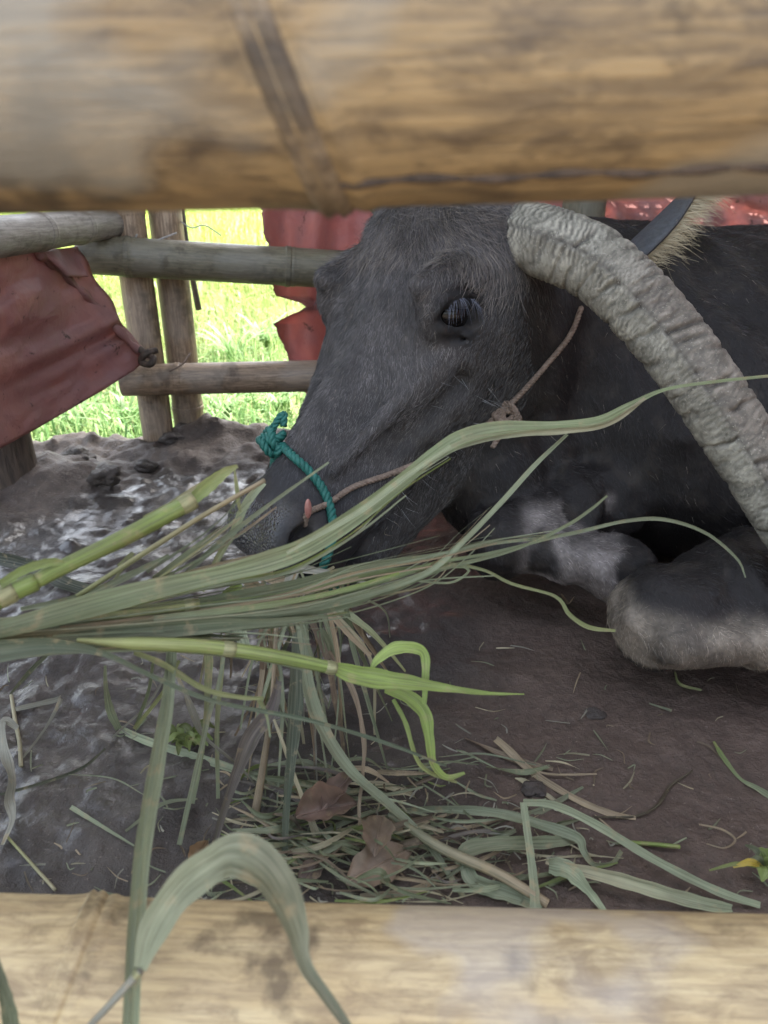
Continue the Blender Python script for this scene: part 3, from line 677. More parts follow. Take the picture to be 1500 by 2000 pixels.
# project on the surface with the gradient, which also gives clean normals
def grad(p, e=.0015):
    g = np.zeros_like(p)
    for k in range(3):
        o = np.zeros(3); o[k] = e; g[:, k] = sdf(p + o) - sdf(p - o)
    return g / (np.linalg.norm(g, axis=1)[:, None] + 1e-12)
bN = grad(bV)
bV = bV - bN * np.clip(sdf(bV), -.004, .004)[:, None]

# colour of the hide
hq = to_head(bV); hd = sdf_head(bV); isH = sstep(.03, .0, hd)
nz1 = fbm(bV * 9, 4, 41); nz2 = fbm(bV * 30, 4, 43); nz3 = fbm(bV * 17, 4, 49)
base = np.array((.0150, .0125, .0120))
face = np.array((.052, .047, .046)) 
c = base[None] * (1 + .25 * nz1[:, None])
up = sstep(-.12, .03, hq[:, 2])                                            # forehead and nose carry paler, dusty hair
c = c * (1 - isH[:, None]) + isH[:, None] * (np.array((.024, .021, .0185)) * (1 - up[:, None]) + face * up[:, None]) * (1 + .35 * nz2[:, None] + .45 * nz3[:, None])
muz = isH * sstep(.25, .31, hq[:, 0]) * sstep(-.20, -.11, hq[:, 2]); c = c * (1 - muz[:, None]) + muz[:, None] * np.array((.030, .029, .031))
l1, l2 = sdf_leg(bV); hb = np.minimum(sdf_head(bV), sdf_body(bV))
m1 = sstep(.012, .0, l1) * sstep(-.01, .02, hb); m2 = sstep(.012, .0, l2)
k1 = bV - K1
ax = (K1f - K1c) / np.linalg.norm(K1f - K1c); along = (bV - K1c) @ ax
low = sstep(.046, .018, bV[:, 2] - K1[2] + .012 * nz1) * sstep(-.052, -.036, bV[:, 2] - K1[2] + .012 * nz2 + .10 * np.clip(along - .02, 0, .3))
rim = sstep(-.055, -.075, k1[:, 0]) * sstep(-.06, -.03, k1[:, 2])
pale1 = m1 * np.clip(np.maximum(low, rim * .8), 0, 1)
tl2 = (bV[:, 0] - K2[0]) / (K2f[0] - K2[0]); pale2 = m2 * sstep(.0, .25, tl2 + .12 * nz1) * sstep(1.12, .92, tl2 + .15 * nz1) * sstep(.2, -.15, fbm(bV * 16, 3, 61) - .18) * sstep(.012, .04, bV[:, 2]) * sstep(.07, .05, bV[:, 2] - K2[2])
for mk, cc_ in ((pale1, (.255, .215, .17)), (pale2, (.25, .22, .205))):
    mk = np.clip(mk * (.72 + .5 * nz2 + .55 * nz3), 0, 1)[:, None]; c = c * (1 - mk) + mk * np.array(cc_)
ee = np.stack([hq[:, 0] - EYE[0], np.abs(hq[:, 1]) - EYE[1], hq[:, 2] - EYE[2]], -1); er = np.linalg.norm(ee, axis=1); dk = (isH * sstep(.056, .034, er + .008 * nz2))[:, None]; c = c * (1 - dk) + dk * np.array((.012, .0115, .012))
wetm = isH * sstep(.335, .37, hq[:, 0]) * sstep(-.115, -.09, hq[:, 2]) * sstep(.075, .055, np.abs(hq[:, 1]))
buf = empty('water_buffalo', (.45, 1.35, 0)); tag(buf, 'dark grey water buffalo lying in the pen, head lowered to eat', 'buffalo')
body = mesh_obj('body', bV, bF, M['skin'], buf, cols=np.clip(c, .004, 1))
wa = body.data.attributes.new('Wet', 'FLOAT', 'POINT'); wa.data.foreach_set('value', wetm.astype(np.float32))

# eyes with lids' lashes
def uvsphere(c, r, ns=24, nr=16):
    th = np.linspace(0, math.pi, nr); ph = np.linspace(0, 2 * math.pi, ns, endpoint=False); v = []
    for t in th:
        for q in ph: v.append((math.sin(t) * math.cos(q), math.sin(t) * math.sin(q), math.cos(t)))
    v = np.array(c) + np.array(v) * r; i = np.arange(nr * ns).reshape(nr, ns); j = np.roll(i, -1, 1)
    return v, np.stack([i[:-1], j[:-1], j[1:], i[1:]], -1).reshape(-1, 4)
for sg_ in (1, -1):
    ec = H(EYE[0], sg_ * (EYE[1] - .019), EYE[2]); v, f = uvsphere(ec, .0300, 32, 24); eo = mesh_obj('eye', v, f, M['eye'], buf)
def hair_geo(root, dirn, bend, length, width, colr, side=None, segs=3):
    """tapered ribbon hairs: root (n,3), unit dirn, bend vector added along the length"""
    n = len(root); t = np.linspace(0, 1, segs + 1); L = np.broadcast_to(length, (n,))[:, None]
    if side is None: side = np.cross(dirn, np.array((0, -cP, sP)) + rng.normal(0, .25, (n, 3))); 
    side = side / (np.linalg.norm(side, axis=1)[:, None] + 1e-9); rows = []
    W = np.broadcast_to(width, (n,))[:, None]
    for k in t:
        c_ = root + dirn * L * k + bend * L * k * k; w_ = W * (1 - .75 * k) / 2
        rows += [c_ - side * w_, c_ + side * w_]
    v = np.stack(rows, 1).reshape(-1, 3); m_ = 2 * (segs + 1); b = np.arange(n)[:, None] * m_
    f = np.concatenate([b + np.array((2 * k, 2 * k + 1, 2 * k + 3, 2 * k + 2)) for k in range(segs)])
    return v, f, np.repeat(colr, m_, 0)
for sg_ in (1, -1):
    n = 44; a = rng.uniform(-1.25, 1.25, n); ea_, eb_ = .033 * np.sin(a), .0225 * np.cos(a)
    rt = np.array([H(EYE[0] + x * EA[0] + y * EB[0], sg_ * (EYE[1] + .012), EYE[2] + x * EA[1] + y * EB[1]) for x, y in zip(ea_, eb_)])
    down = -(Ld * EB[0] + Nd * EB[1]); lat = Ld * EA[0] + Nd * EA[1]
    dr = Wd * sg_ * .65 + down * .55 + lat * (np.sin(a) * .45)[:, None] + rng.normal(0, .22, (n, 3)); dr /= np.linalg.norm(dr, axis=1)[:, None]
    v, f, cc_ = hair_geo(rt, dr, np.tile(down * .6 - Wd * sg_ * .25, (n, 1)), rng.uniform(.010, .028, n), .0006, np.array((.075, .082, .11)) * rng.uniform(.3, 1.6, (n, 1)))
    mesh_obj('eyelashes', v, f, M['hair'], buf, cols=cc_)

# short coat: sampled on the hide, lying along the growth direction
fa = bV[bF]; cen = fa.mean(1); fn_ = np.cross(fa[:, 2] - fa[:, 0], fa[:, 3] - fa[:, 1]); area = np.linalg.norm(fn_, axis=1) / 2
fN = grad(cen); fh = to_head(cen); fhd = sdf_head(cen); px_, py_, dd_ = project(cen)
view = C0 - cen; facing = (fN * view).sum(1) / np.linalg.norm(view, axis=1)
inframe = (px_ > -250) & (px_ < 1800) & (py_ > 150) & (facing > -.35)
onH = fhd < .006
crown = sstep(.02, -.12, fh[:, 0] + .0) * sstep(-.13, -.02, fh[:, 2]) * onH
smooth_ = sstep(.27, .33, fh[:, 0]) * (fh[:, 2] > -.13) * onH
dens = (1.0 + 2.2 * crown) * np.where(onH, 1.5, .55) * (1 - smooth_)
e_ = fh - np.array(EYE) * np.array((1, 1, 1)); e_[:, 1] = np.abs(fh[:, 1]) - EYE[1]
dens *= (np.sqrt((e_[:, 0] / 1.2) ** 2 + e_[:, 1] ** 2 + e_[:, 2] ** 2) > .040)
pr = area * dens * inframe; pr /= pr.sum(); NH = 150000
pick = rng.choice(len(cen), NH, p=pr); r1, r2 = rng.random((2, NH, 1)); q = fa[pick]
root = (q[:, 0] * (1 - r1) + q[:, 1] * r1) * (1 - r2) + (q[:, 3] * (1 - r1) + q[:, 2] * r1) * r2
nrm = fN[pick]; hu = fh[pick]; cr = crown[pick][:, None]; oh = onH[pick][:, None]
whorl = np.stack([hu[:, 0] + .20, hu[:, 1] + .02, 0 * hu[:, 0]], -1); wl_ = np.linalg.norm(whorl, axis=1)[:, None] + .02
fl_head = Ld * 1.0 + Wd * (.3 * np.sign(hu[:, 1]) * .6)[:, None]
fl_crown = (Ld * whorl[:, :1] + Wd * whorl[:, 1:2]) / wl_ + Wd * .35
sw = fbm(root * 14, 2, 71)[:, None]; sw2 = fbm(root * 14 + 9, 2, 73)[:, None]
flow = np.where(oh, fl_head * (1 - cr) + fl_crown * cr, np.array((.35, .1, -.8))) + .55 * (sw * Wd + sw2 * Ld) + rng.normal(0, .22, (NH, 3))
flow -= nrm * (flow * nrm).sum(1)[:, None]; flow /= np.linalg.norm(flow, axis=1)[:, None] + 1e-9
lift = rng.uniform(.06, .28, (NH, 1)); dr = flow + nrm * lift; dr /= np.linalg.norm(dr, axis=1)[:, None]
clump = fbm(root * 45, 2, 75)
lp1, lp2 = sdf_leg(root); onleg = np.minimum(lp1, lp2) < .008
length = np.where(oh[:, 0], .0095 + .018 * cr[:, 0] ** 1.5, np.where(onleg, .0085, .012)) * rng.uniform(.5, 1.4, NH)
tone = np.clip(rng.random((NH, 1)) + .35 * clump[:, None], 0, 1)
under = c[bF[pick, 0]]; hc = under * (.45 + (1.5 + .9 * oh) * tone ** 1.5)          # hair takes the colour of the hide below it
pale = rng.random((NH, 1)) < (.012 + .08 * cr); hc = np.where(pale & ~onleg[:, None], np.array((.20, .17, .14)) * rng.uniform(.5, 1.2, (NH, 1)), hc)
v, f, cc_ = hair_geo(root, dr, -nrm * (lift * .5) + rng.normal(0, .10, (NH, 3)), length, np.where(cr[:, 0] > .3, .0007, .00055), hc)
# longer, lighter crown hair laid over it
w2 = pr * (crown > .45) ; w2 /= w2.sum(); n2_ = 6000; pk = rng.choice(len(cen), n2_, p=w2); r1, r2 = rng.random((2, n2_, 1)); q = fa[pk]
rt2 = (q[:, 0] * (1 - r1) + q[:, 1] * r1) * (1 - r2) + (q[:, 3] * (1 - r1) + q[:, 2] * r1) * r2; nm2 = fN[pk]; hu2 = fh[pk]
cl2 = fbm(rt2 * 30, 2, 81)[:, None]; fl2 = Ld * sstep(-.16, -.05, hu2[:, :1]) * 1.2 + Wd * (.9 - .9 * sstep(-.16, -.03, hu2[:, :1]) + .9 * cl2) - Ld * .5 * (1 - sstep(-.16, -.05, hu2[:, :1])) + .5 * cl2 * Ld + rng.normal(0, .25, (n2_, 3))
fl2 -= nm2 * (fl2 * nm2).sum(1)[:, None]; fl2 /= np.linalg.norm(fl2, axis=1)[:, None] + 1e-9; lf2 = rng.uniform(.15, .5, (n2_, 1)); d2_ = fl2 + nm2 * lf2; d2_ /= np.linalg.norm(d2_, axis=1)[:, None]
tn2 = np.clip(rng.random((n2_, 1)) + .3 * cl2, 0, 1); hv = hair_geo(rt2, d2_, -nm2 * lf2 * .7 + rng.normal(0, .18, (n2_, 3)), rng.uniform(.018, .042, n2_), .0007, np.array((.045, .038, .034)) * (1 - tn2) + np.array((.21, .18, .155)) * tn2)
f = np.vstack([f, hv[1] + len(v)]); v = np.vstack([v, hv[0]]); cc_ = np.vstack([cc_, hv[2]])
fur = mesh_obj('fur', v, f, M['hair'], buf, cols=cc_); fur['kind'] = 'stuff'
# chin beard
n = 1500; bu = rng.uniform(.27, .41, n); bw = rng.normal(0, .024, n)
rt = np.array([H(a, b, -.183 + .02 * abs(b) / .03) for a, b in zip(bu, bw)]); dr = -Nd + Ld * rng.normal(-.15, .35, (n, 1)) + Wd * rng.normal(.1, .35, (n, 1)); dr /= np.linalg.norm(dr, axis=1)[:, None]
t = rng.random((n, 1)); v, f, cc_ = hair_geo(rt, dr, rng.normal(0, .2, (n, 3)), rng.uniform(.012, .030, n), .0009, np.array((.05, .04, .03)) * (1 - t) + np.array((.17, .13, .09)) * t)
bd = mesh_obj('beard', v, f, M['hair'], buf, cols=cc_)
# whiskers and long stray hairs on cheek and muzzle
n = 30; bu = rng.uniform(.02, .34, n); bn = rng.uniform(-.15, -.03, n); rt = []
for a, b in zip(bu, bn): 
    s = np.linspace(.16, .02, 60); pts = np.array([H(a, w_, b) for w_ in s]); k = np.argmax(sdf_head(pts) < 0); rt.append(pts[k])
rt = np.array(rt); dr = Wd * .6 + Ld * rng.normal(.2, .4, (n, 1)) - Nd * rng.uniform(0, .9, (n, 1)); dr /= np.linalg.norm(dr, axis=1)[:, None]
v, f, cc_ = hair_geo(rt, dr, -Nd * .35 + rng.normal(0, .2, (n, 3)), rng.uniform(.012, .032, n), .0005, np.full((n, 3), .28) * rng.uniform(.5, 1.2, (n, 1)))
mesh_obj('whiskers', v, f, M['hair'], buf, cols=cc_)['kind'] = 'stuff'
# sore at the nostril where the rope passes
sc_ = H(.340, .088, .040); v, f = uvsphere((0, 0, 0), 1, 14, 10); v = sc_ + (v[:, 2:] * .015) * (Ld * .8 - Nd * .55) + (v[:, 1:2] * .004) * Wd + (v[:, :1] * .0055) * (Ld * .55 + Nd * .8); mesh_obj('nose_sore', v, f, M['sore'], buf)

# horns
def horn(pts, radii, name='horn', flip=1):
    m_, ns = 420, 72; ctr = catmull(np.hstack([np.array(pts), np.array(radii)[:, None]]), m_); path = ctr[:, :3]; rad_ = ctr[:, 3]
    seg = np.concatenate([[0], np.cumsum(np.linalg.norm(np.diff(path, axis=0), axis=1))])
    T, N, B = frames(path, (C0 - path[0])); th = np.linspace(0, 2 * math.pi, ns, endpoint=False)
    Sg, TH = np.meshgrid(seg, th, indexing='ij')
    # flattened, with a blunt keel facing outwards along theta = 0
    KEEL = -.25
    prof = 1 + .10 * np.exp(-((np.angle(np.exp(1j * (TH - KEEL)))) / .22) ** 2) - .09 * np.cos(2 * (TH - KEEL))
    q3 = np.stack([Sg * 9, np.cos(TH) * .9, np.sin(TH) * .9], -1).reshape(-1, 3)
    keel = np.angle(np.exp(1j * (TH - KEEL)))
    upper = keel > 0
    warp = .22 * vnoise(q3 * 1.3, 5).reshape(Sg.shape) + .16 * vnoise(q3 * 4.1, 8).reshape(Sg.shape)
    side = np.where(upper, 0, .5); g3 = np.stack([Sg * 20, side * 9, 0 * Sg], -1).reshape(-1, 3)
    ph = Sg / np.where(upper, .034, .0195) + warp * .8 + side + .45 * vnoise(g3, 13).reshape(Sg.shape) + np.where(upper, .25, -.35) * np.abs(keel)
    cellid = np.floor(ph); fr = ph - cellid - .5; ci = cellid.astype(np.int64); si = (side * 2).astype(np.int64)
    depth_ = .35 + .65 * _hash(ci, si, 0 * ci, 3); wid = np.where(upper, .06, .14) + .07 * _hash(ci, si + 5, 0 * ci, 4)
    fade = np.clip(.5 + .9 * vnoise(np.stack([cellid * 1.7, np.cos(TH) * 1.3, np.sin(TH) * 1.3], -1).reshape(-1, 3), 19).reshape(Sg.shape), 0, 1)
    grv = np.exp(-(fr / wid) ** 2) * depth_ * fade * np.where(upper, .75, sstep(.05, .17, Sg))
    fine = np.sin(2 * math.pi * (Sg / .0082 + 1.5 * vnoise(q3 * 2.1, 21).reshape(Sg.shape) + .7 * vnoise(q3 * 6, 23).reshape(Sg.shape))); fa_ = np.clip(.55 + .8 * vnoise(q3 * 1.7, 25).reshape(Sg.shape), .1, 1.2) * (1 - .5 * sstep(.2, .4, Sg))
    kl = np.exp(-(keel / .09) ** 2)
    r = rad_[:, None] * prof - .0075 * grv - .0020 * kl + .0011 * fine * fa_ + .0010 * fbm(q3 * 7, 3, 2).reshape(Sg.shape)
    v = path[:, None] + r[..., None] * (np.cos(TH)[..., None] * N[:, None] + np.sin(TH)[..., None] * B[:, None])
    tone = np.clip(.5 + .8 * fbm(q3 * np.array((2.5, 1.2, 1.2)), 4, 33).reshape(Sg.shape), 0, 1)[..., None]
    streak = np.clip(.5 + .9 * fbm(np.stack([Sg * 300 + warp * 12, np.cos(TH) * 2.2, np.sin(TH) * 2.2], -1).reshape(-1, 3), 3, 35).reshape(Sg.shape), 0, 1)[..., None]
    cl = np.array((.17, .16, .13)) * (1 - tone) + np.array((.30, .285, .235)) * tone; cl = cl * (.55 + .6 * streak + .45 * (fine * fa_)[..., None])
    gm = np.clip(grv * 1.15 + .55 * kl, 0, 1)[..., None]; cl = np.clip(cl, .02, 1) * (1 - gm) + gm * np.array((.045, .038, .032))
    mudm = (sstep(.16, .27, Sg) * .55 * sstep(.2, -.3, keel))[..., None]; cl = cl * (1 - mudm) + mudm * np.array((.13, .10, .082)) * (.5 + .9 * streak) * (1 - .7 * gm)
    i = np.arange(m_ * ns).reshape(m_, ns); j = np.roll(i, -1, 1)
    f = np.stack([i[:-1], j[:-1], j[1:], i[1:]], -1).reshape(-1, 4)
    return mesh_obj(name, v.reshape(-1, 3), f, M['horn'], buf, cols=cl.reshape(-1, 3))
HP = [P(985, 455, 1.15), P(1062, 472, 1.10), P(1150, 508, 1.07), P(1218, 562, 1.05), P(1290, 640, 1.03), P(1355, 725, 1.01), P(1425, 830, 1.0), P(1500, 950, .995), P(1570, 1080, 1.0), P(1630, 1200, 1.05)]
HR = [.043, .0455, .0455, .0445, .0435, .0420, .0405, .038, .031, .014]
horn(HP, HR)
# the far horn is carried higher and sweeps back behind the rail
loc = [to_head(p[None])[0] for p in HP]
horn([H(-.20, -.10, .0), H(-.225, -.16, .012), H(-.29, -.24, .03), H(-.37, -.30, .05), H(-.47, -.33, .08), H(-.56, -.32, .11)], [.05, .055, .052, .044, .03, .012])

# ears: leaf-shaped cups
def ear(base, tip, outw, wmax, name='ear'):
    base, tip, outw = map(np.asarray, (base, tip, outw)); ax = tip - base; Lr = np.linalg.norm(ax); ax = ax / Lr
    o = outw - ax * (outw @ ax); o /= np.linalg.norm(o); s = np.cross(ax, o); rows, n = 26, 17; V = np.zeros((rows, n, 3))
    for k, t in enumerate(np.linspace(0, 1, rows)):
        w_ = wmax * (math.sin(math.pi * min(1, (t * .93 + .07)) ** .8) ** .75) * (1 - .15 * t); cupd = .8 * w_ * (1 - .6 * t)
        for m_, a_ in enumerate(np.linspace(-1, 1, n)):
            V[k, m_] = base + ax * Lr * t + s * w_ * a_ - o * cupd * (1 - a_ * a_) + o * .01 * math.sin(t * 5)
    i = np.arange(rows * n).reshape(rows, n); f = np.stack([i[:-1, :-1], i[:-1, 1:], i[1:, 1:], i[1:, :-1]], -1).reshape(-1, 4)
    eo = mesh_obj(name, V.reshape(-1, 3), f, M['skin'], buf, cols=np.full((rows * n, 3), .075) * np.array((.95, 1, 1.08)))
    sm = eo.modifiers.new('t', 'SOLIDIFY'); sm.thickness = .006; sm.offset = 0
    return eo, V, o, s, ax
eb, et = P(1205, 560, 1.24), P(1400, 345, 1.30)
eo, EV, eoN, eS, eA = ear(eb, et, RX * .85 - UP * .75 + (-FW) * .15, .066)
n = 2600; k = rng.integers(1, 24, n); m_ = rng.integers(2, 17, n); rt = EV[k, m_] + eoN * .006
dr = eoN * rng.uniform(.4, 1, (n, 1)) + eA * rng.uniform(.1, .9, (n, 1)) + RX * .55 + rng.normal(0, .22, (n, 3)); dr /= np.linalg.norm(dr, axis=1)[:, None]
t = rng.random((n, 1)); v, f, cc_ = hair_geo(rt, dr, rng.normal(0, .2, (n, 3)) - UP * .15, rng.uniform(.02, .055, n), .0011, np.array((.30, .25, .15)) * (1 - t) + np.array((.48, .42, .28)) * t)
eh = mesh_obj('ear_hair', v, f, M['hair'], eo, cols=cc_)
fb = H(-.10, -.135, -.06); ear(fb, P(644, 745, 1.44), -Wd, .042)
#@@PART4
# ------------------------------------------------------------------ ropes
def surf(px, py, lift=0.0):
    """first point of the hide along a sight line (or the one nearest to it), lifted off the surface"""
    r = ray(px, py); ts = np.linspace(.85, 1.6, 500); pts = C0 + r * ts[:, None]; d = sdf(pts); hit = np.nonzero(d < 0)[0]
    p = pts[hit[0]] if len(hit) else pts[np.argmin(d)]
    g = grad(p[None])[0]; return p + g * (lift - sdf(p[None])[0])
def rope_geo(path, r, turns_per_m=45, nstr=3, n=None):
    n = n or max(30, int(len(path) * 10)); path = catmull(path, n); T, N, B = frames(path, (0, 0, 1)); s = np.concatenate([[0], np.cumsum(np.linalg.norm(np.diff(path, axis=0), axis=1))])
    out = []
    for k in range(nstr):
        a = 2 * math.pi * (s * turns_per_m + k / nstr); q = path + r * .50 * (np.cos(a)[:, None] * N + np.sin(a)[:, None] * B); out.append(tube_geo(q, r * .56, 7))
    return out
def rope_parts(root, path, r, mat, tpm=45, n=None):
    for v, f, uv in rope_geo(path, r, tpm, n=n): mesh_obj('strand', v, f, mat, root)
nose_px = [(548, 868), (575, 893), (604, 922), (628, 960), (641, 995), (645, 1035), (638, 1070), (622, 1112), (612, 1140)]
near = [surf(x, y, .0055) for x, y in nose_px]
far_ = []
for p in near[1:][::-1]:
    q = to_head(p[None])[0]; far_.append(H(q[0], -q[1], q[2]))
ql = to_head(near[-1][None])[0]; under = H(ql[0] - .02, 0, ql[2] - .09)
rp = empty('rope_halter', near[0]); tag(rp, 'green twisted rope halter knotted around the buffalo nose', 'rope')
rope_parts(rp, near + [under] + far_ + [near[0]], .0066, M['rope_green'], 38, 420)
kc = surf(545, 868, .012)
for k, (a0, a1, a2, rr) in enumerate([(0, .2, .3, .016), (1.1, .5, .2, .015), (.5, 1.2, .8, .017), (1.9, .2, 1.0, .013)]):
    R = np.array(Vector((0, 0, 1)).rotation_difference(Vector((math.cos(a0) * math.sin(a1 + .5), math.sin(a0) * math.sin(a1 + .5), math.cos(a1)))).to_matrix())
    lp = [kc + RX * (-.012 + .003 * k) + UP * (.004 * (k - 1)) + R @ np.array((rr * math.cos(t), rr * math.sin(t) * .9, .004 * math.sin(2 * t + a2))) for t in np.linspace(0, 2 * math.pi * 1.02, 14)]
    v, f, uv, _ = join_geo(rope_geo(lp, .0062, 40, n=90)); mesh_obj('knot_loop', v, f, M['rope_green'], rp)
tail = [kc + RX * -.004, kc + RX * -.006 + UP * .02, kc + RX * .004 + UP * .038, kc + RX * .011 + UP * .043, kc + RX * .010 + UP * .026]
v, f, uv, _ = join_geo(rope_geo(tail, .0055, 40, n=60)); mesh_obj('knot_tail', v, f, M['rope_green'], rp)

bpx = [(600, 1004), (640, 985), (690, 952), (760, 927), (830, 893), (885, 866), (935, 835), (975, 800), (1010, 770), (1060, 715), (1108, 655), (1130, 600)]
bp = [H(.362, .074, .020)] + [surf(x, y, .0045) for x, y in bpx]
br = empty('nose_rope', bp[1]); tag(br, 'brown twisted rope running from the nostril back under the horn', 'rope')
rope_parts(br, bp, .0046, M['rope_brown'], 60, 300)
kb = surf(978, 800, .008)
for k in range(3):
    lp = [kb + RX * (.016 * math.cos(t) + .004 * k) + UP * (.014 * math.sin(t) - .006 * k) - FW * (.004 * math.sin(t * 2 + k)) for t in np.linspace(0, 6.3, 12)]
    v, f, uv, _ = join_geo(rope_geo(lp, .0048, 50, n=60)); mesh_obj('knot_loop', v, f, M['rope_brown'], br)
tl_ = [kb, kb - UP * .03 - RX * .004, kb - UP * .055 - RX * .018]; v, f, uv, _ = join_geo(rope_geo(tl_, .0042, 50, n=30)); mesh_obj('knot_tail', v, f, M['rope_brown'], br)

# ------------------------------------------------------------------ grass leaves and stalks
SAGE, OLIVE, LIME, YEL, TAN, STRAW, DARK, BROWN, PURP, GREY = [np.array(c_) for c_ in ((.215, .245, .155), (.140, .165, .092), (.29, .39, .095), (.35, .37, .15), (.38, .29, .19), (.55, .49, .32), (.050, .066, .042), (.17, .115, .08), (.14, .115, .11), (.31, .30, .25))]
def ribbon(path, widths, c0, c1=None, tw0=0, tw1=0, fold=.25, n=None, wav=.0, seed=0):
    path = np.asarray(path, float); m_ = n or max(14, len(path) * 8)
    full = catmull(np.hstack([path, np.asarray(widths, float)[:, None]]), m_); q = full[:, :3]; w = np.clip(full[:, 3], .0003, None)
    T = np.gradient(q, axis=0); T /= np.linalg.norm(T, axis=1)[:, None] + 1e-12
    vw = C0 - q; vw /= np.linalg.norm(vw, axis=1)[:, None]; S = np.cross(T, vw); S /= np.linalg.norm(S, axis=1)[:, None] + 1e-9
    for k in range(1, m_):
        if S[k] @ S[k - 1] < 0: S[k] *= -1
    N = np.cross(S, T); s = np.linspace(0, 1, m_); r0 = random.Random(seed)
    ang = tw0 + (tw1 - tw0) * s + wav * np.sin(s * 9 + r0.random() * 6) ; Sx = S * np.cos(ang)[:, None] + N * np.sin(ang)[:, None]; Nx = N * np.cos(ang)[:, None] - S * np.sin(ang)[:, None]
    rip = 1 + .05 * np.sin(s * 37 + r0.random() * 6) ; V = []
    for a_ in (-1, -.5, 0, .5, 1): V.append(q + Sx * (w * rip * a_ / 2)[:, None] + Nx * (fold * w * (abs(a_) - .5) * .5)[:, None])
    V = np.stack(V, 1); i = np.arange(m_ * 5).reshape(m_, 5)
    f = [tuple(t_) for t_ in np.stack([i[:-1, :-1], i[:-1, 1:], i[1:, 1:], i[1:, :-1]], -1).reshape(-1, 4)]
    c1 = c0 if c1 is None else c1; cc_ = c0 * (1 - s[:, None]) + c1 * s[:, None]; cc_ = np.repeat(cc_[:, None], 5, 1).copy()
    cc_[:, (0, 4)] *= 1.12; cc_[:, 2] *= 1.10
    uv = np.stack([np.tile(np.linspace(0, 1, 5), m_) + r0.random() * 5, np.repeat(s * len(path), 5) + r0.random() * 9], 1)
    return V.reshape(-1, 3), f, uv, cc_.reshape(-1, 3)
_k = [0]
def leaf(parent, path, widths, c0, c1=None, name='leaf_blade', **kw):
    _k[0] += 1; v, f, uv, cc_ = ribbon(path, widths, c0, c1, seed=_k[0], **kw); return mesh_obj(name, v, f, M['leaf'], parent, cols=cc_, uvs=uv)
def stalk(parent, path, r, c0, c1=None, nodes=(), name='stalk', seg=10):
    _k[0] += 1; path = np.asarray(path, float); m_ = max(14, 8 * len(path)); q = catmull(path, m_); s = np.linspace(0, 1, m_); rr = np.interp(s, np.linspace(0, 1, len(np.atleast_1d(r))), np.atleast_1d(r))
    v, f, uv = tube_geo(q, rr, seg); c1 = c0 if c1 is None else c1; cc_ = np.repeat(c0 * (1 - s[:, None]) + c1 * s[:, None], seg, 0); uv = uv * np.array((1.5, len(path)))
    o = mesh_obj(name, v, f, M['leaf'], parent, cols=cc_, uvs=uv + _k[0])
    for t in nodes:
        i = int(t * (m_ - 1)); i = min(max(i, 1), m_ - 2); d = q[i + 1] - q[i - 1]; d /= np.linalg.norm(d); R = rr[i]
        v, f, uv = tube_geo([q[i] - d * R * .9, q[i] - d * R * .4, q[i] + d * R * .4, q[i] + d * R * .9], np.array((1.0, 1.10, 1.10, 1.0)) * R * 1.02, seg)
        mesh_obj('stem_node', v, f, M['leaf'], o, cols=np.tile(YEL * .5 + STRAW * .3, (len(v), 1)), uvs=uv)
    return o
def bd_(px): return .62 + px / 1500 * .29
def pix(lst, dz=0.0):
    pts, ws = [], []
    for q in lst:
        x, y, w = q[:3]; d = (q[3] if len(q) > 3 else bd_(x)) + dz; pts.append(P(x, y, d)); ws.append(w * d / FPX)
    return pts, ws
gb = empty('grass_bundle', P(0, 1230, .62)); tag(gb, 'bundle of long green grass held out across the buffalo muzzle', 'grass')
def back(lst): return [(-520, lst[0][1] + 40 + random.uniform(-15, 15), lst[0][2])] + list(lst) if lst[0][0] <= -100 else lst      # the cut ends run on out of the picture to the hand
def BL(lst, c0, c1=None, dz=0.0, **kw): lst = back(lst); pts, ws = pix(lst, dz); return leaf(gb, pts, [w_ * .8 for w_ in ws], c0, c1, **kw)
def BS(lst, c0, c1=None, dz=0.0, nodes=()): lst = back(lst); pts, ws = pix(lst, dz); return stalk(gb, pts, np.array(ws) / 2, c0, c1, nodes)
# the long leaf that arches up past the cheek and horn
BL([(-150, 1262, 40), (0, 1232, 50), (150, 1192, 60), (300, 1152, 52), (430, 1122, 44), (520, 1098, 52), (600, 1068, 46), (690, 1012, 44), (780, 945, 38), (850, 888, 36), (905, 856, 44), (980, 838, 46), (1090, 832, 30), (1170, 824, 40), (1235, 792, 34), (1300, 762, 18), (1400, 746, 13), (1520, 733, 10)], OLIVE * 1.05, np.array((.27, .32, .16)), dz=-.015, tw0=.1, tw1=.9, wav=.35, fold=.5, n=150)
BL([(820, 915, 14), (900, 868, 20), (1000, 848, 16), (1100, 842, 14), (1190, 826, 14), (1260, 778, 8)], SAGE * 1.25, STRAW * .7, dz=-.02, fold=.3)
BL([(560, 1080, 8), (700, 1000, 14), (800, 925, 12), (880, 870, 8)], SAGE * 1.3, SAGE * 1.5, dz=-.024, fold=.2)
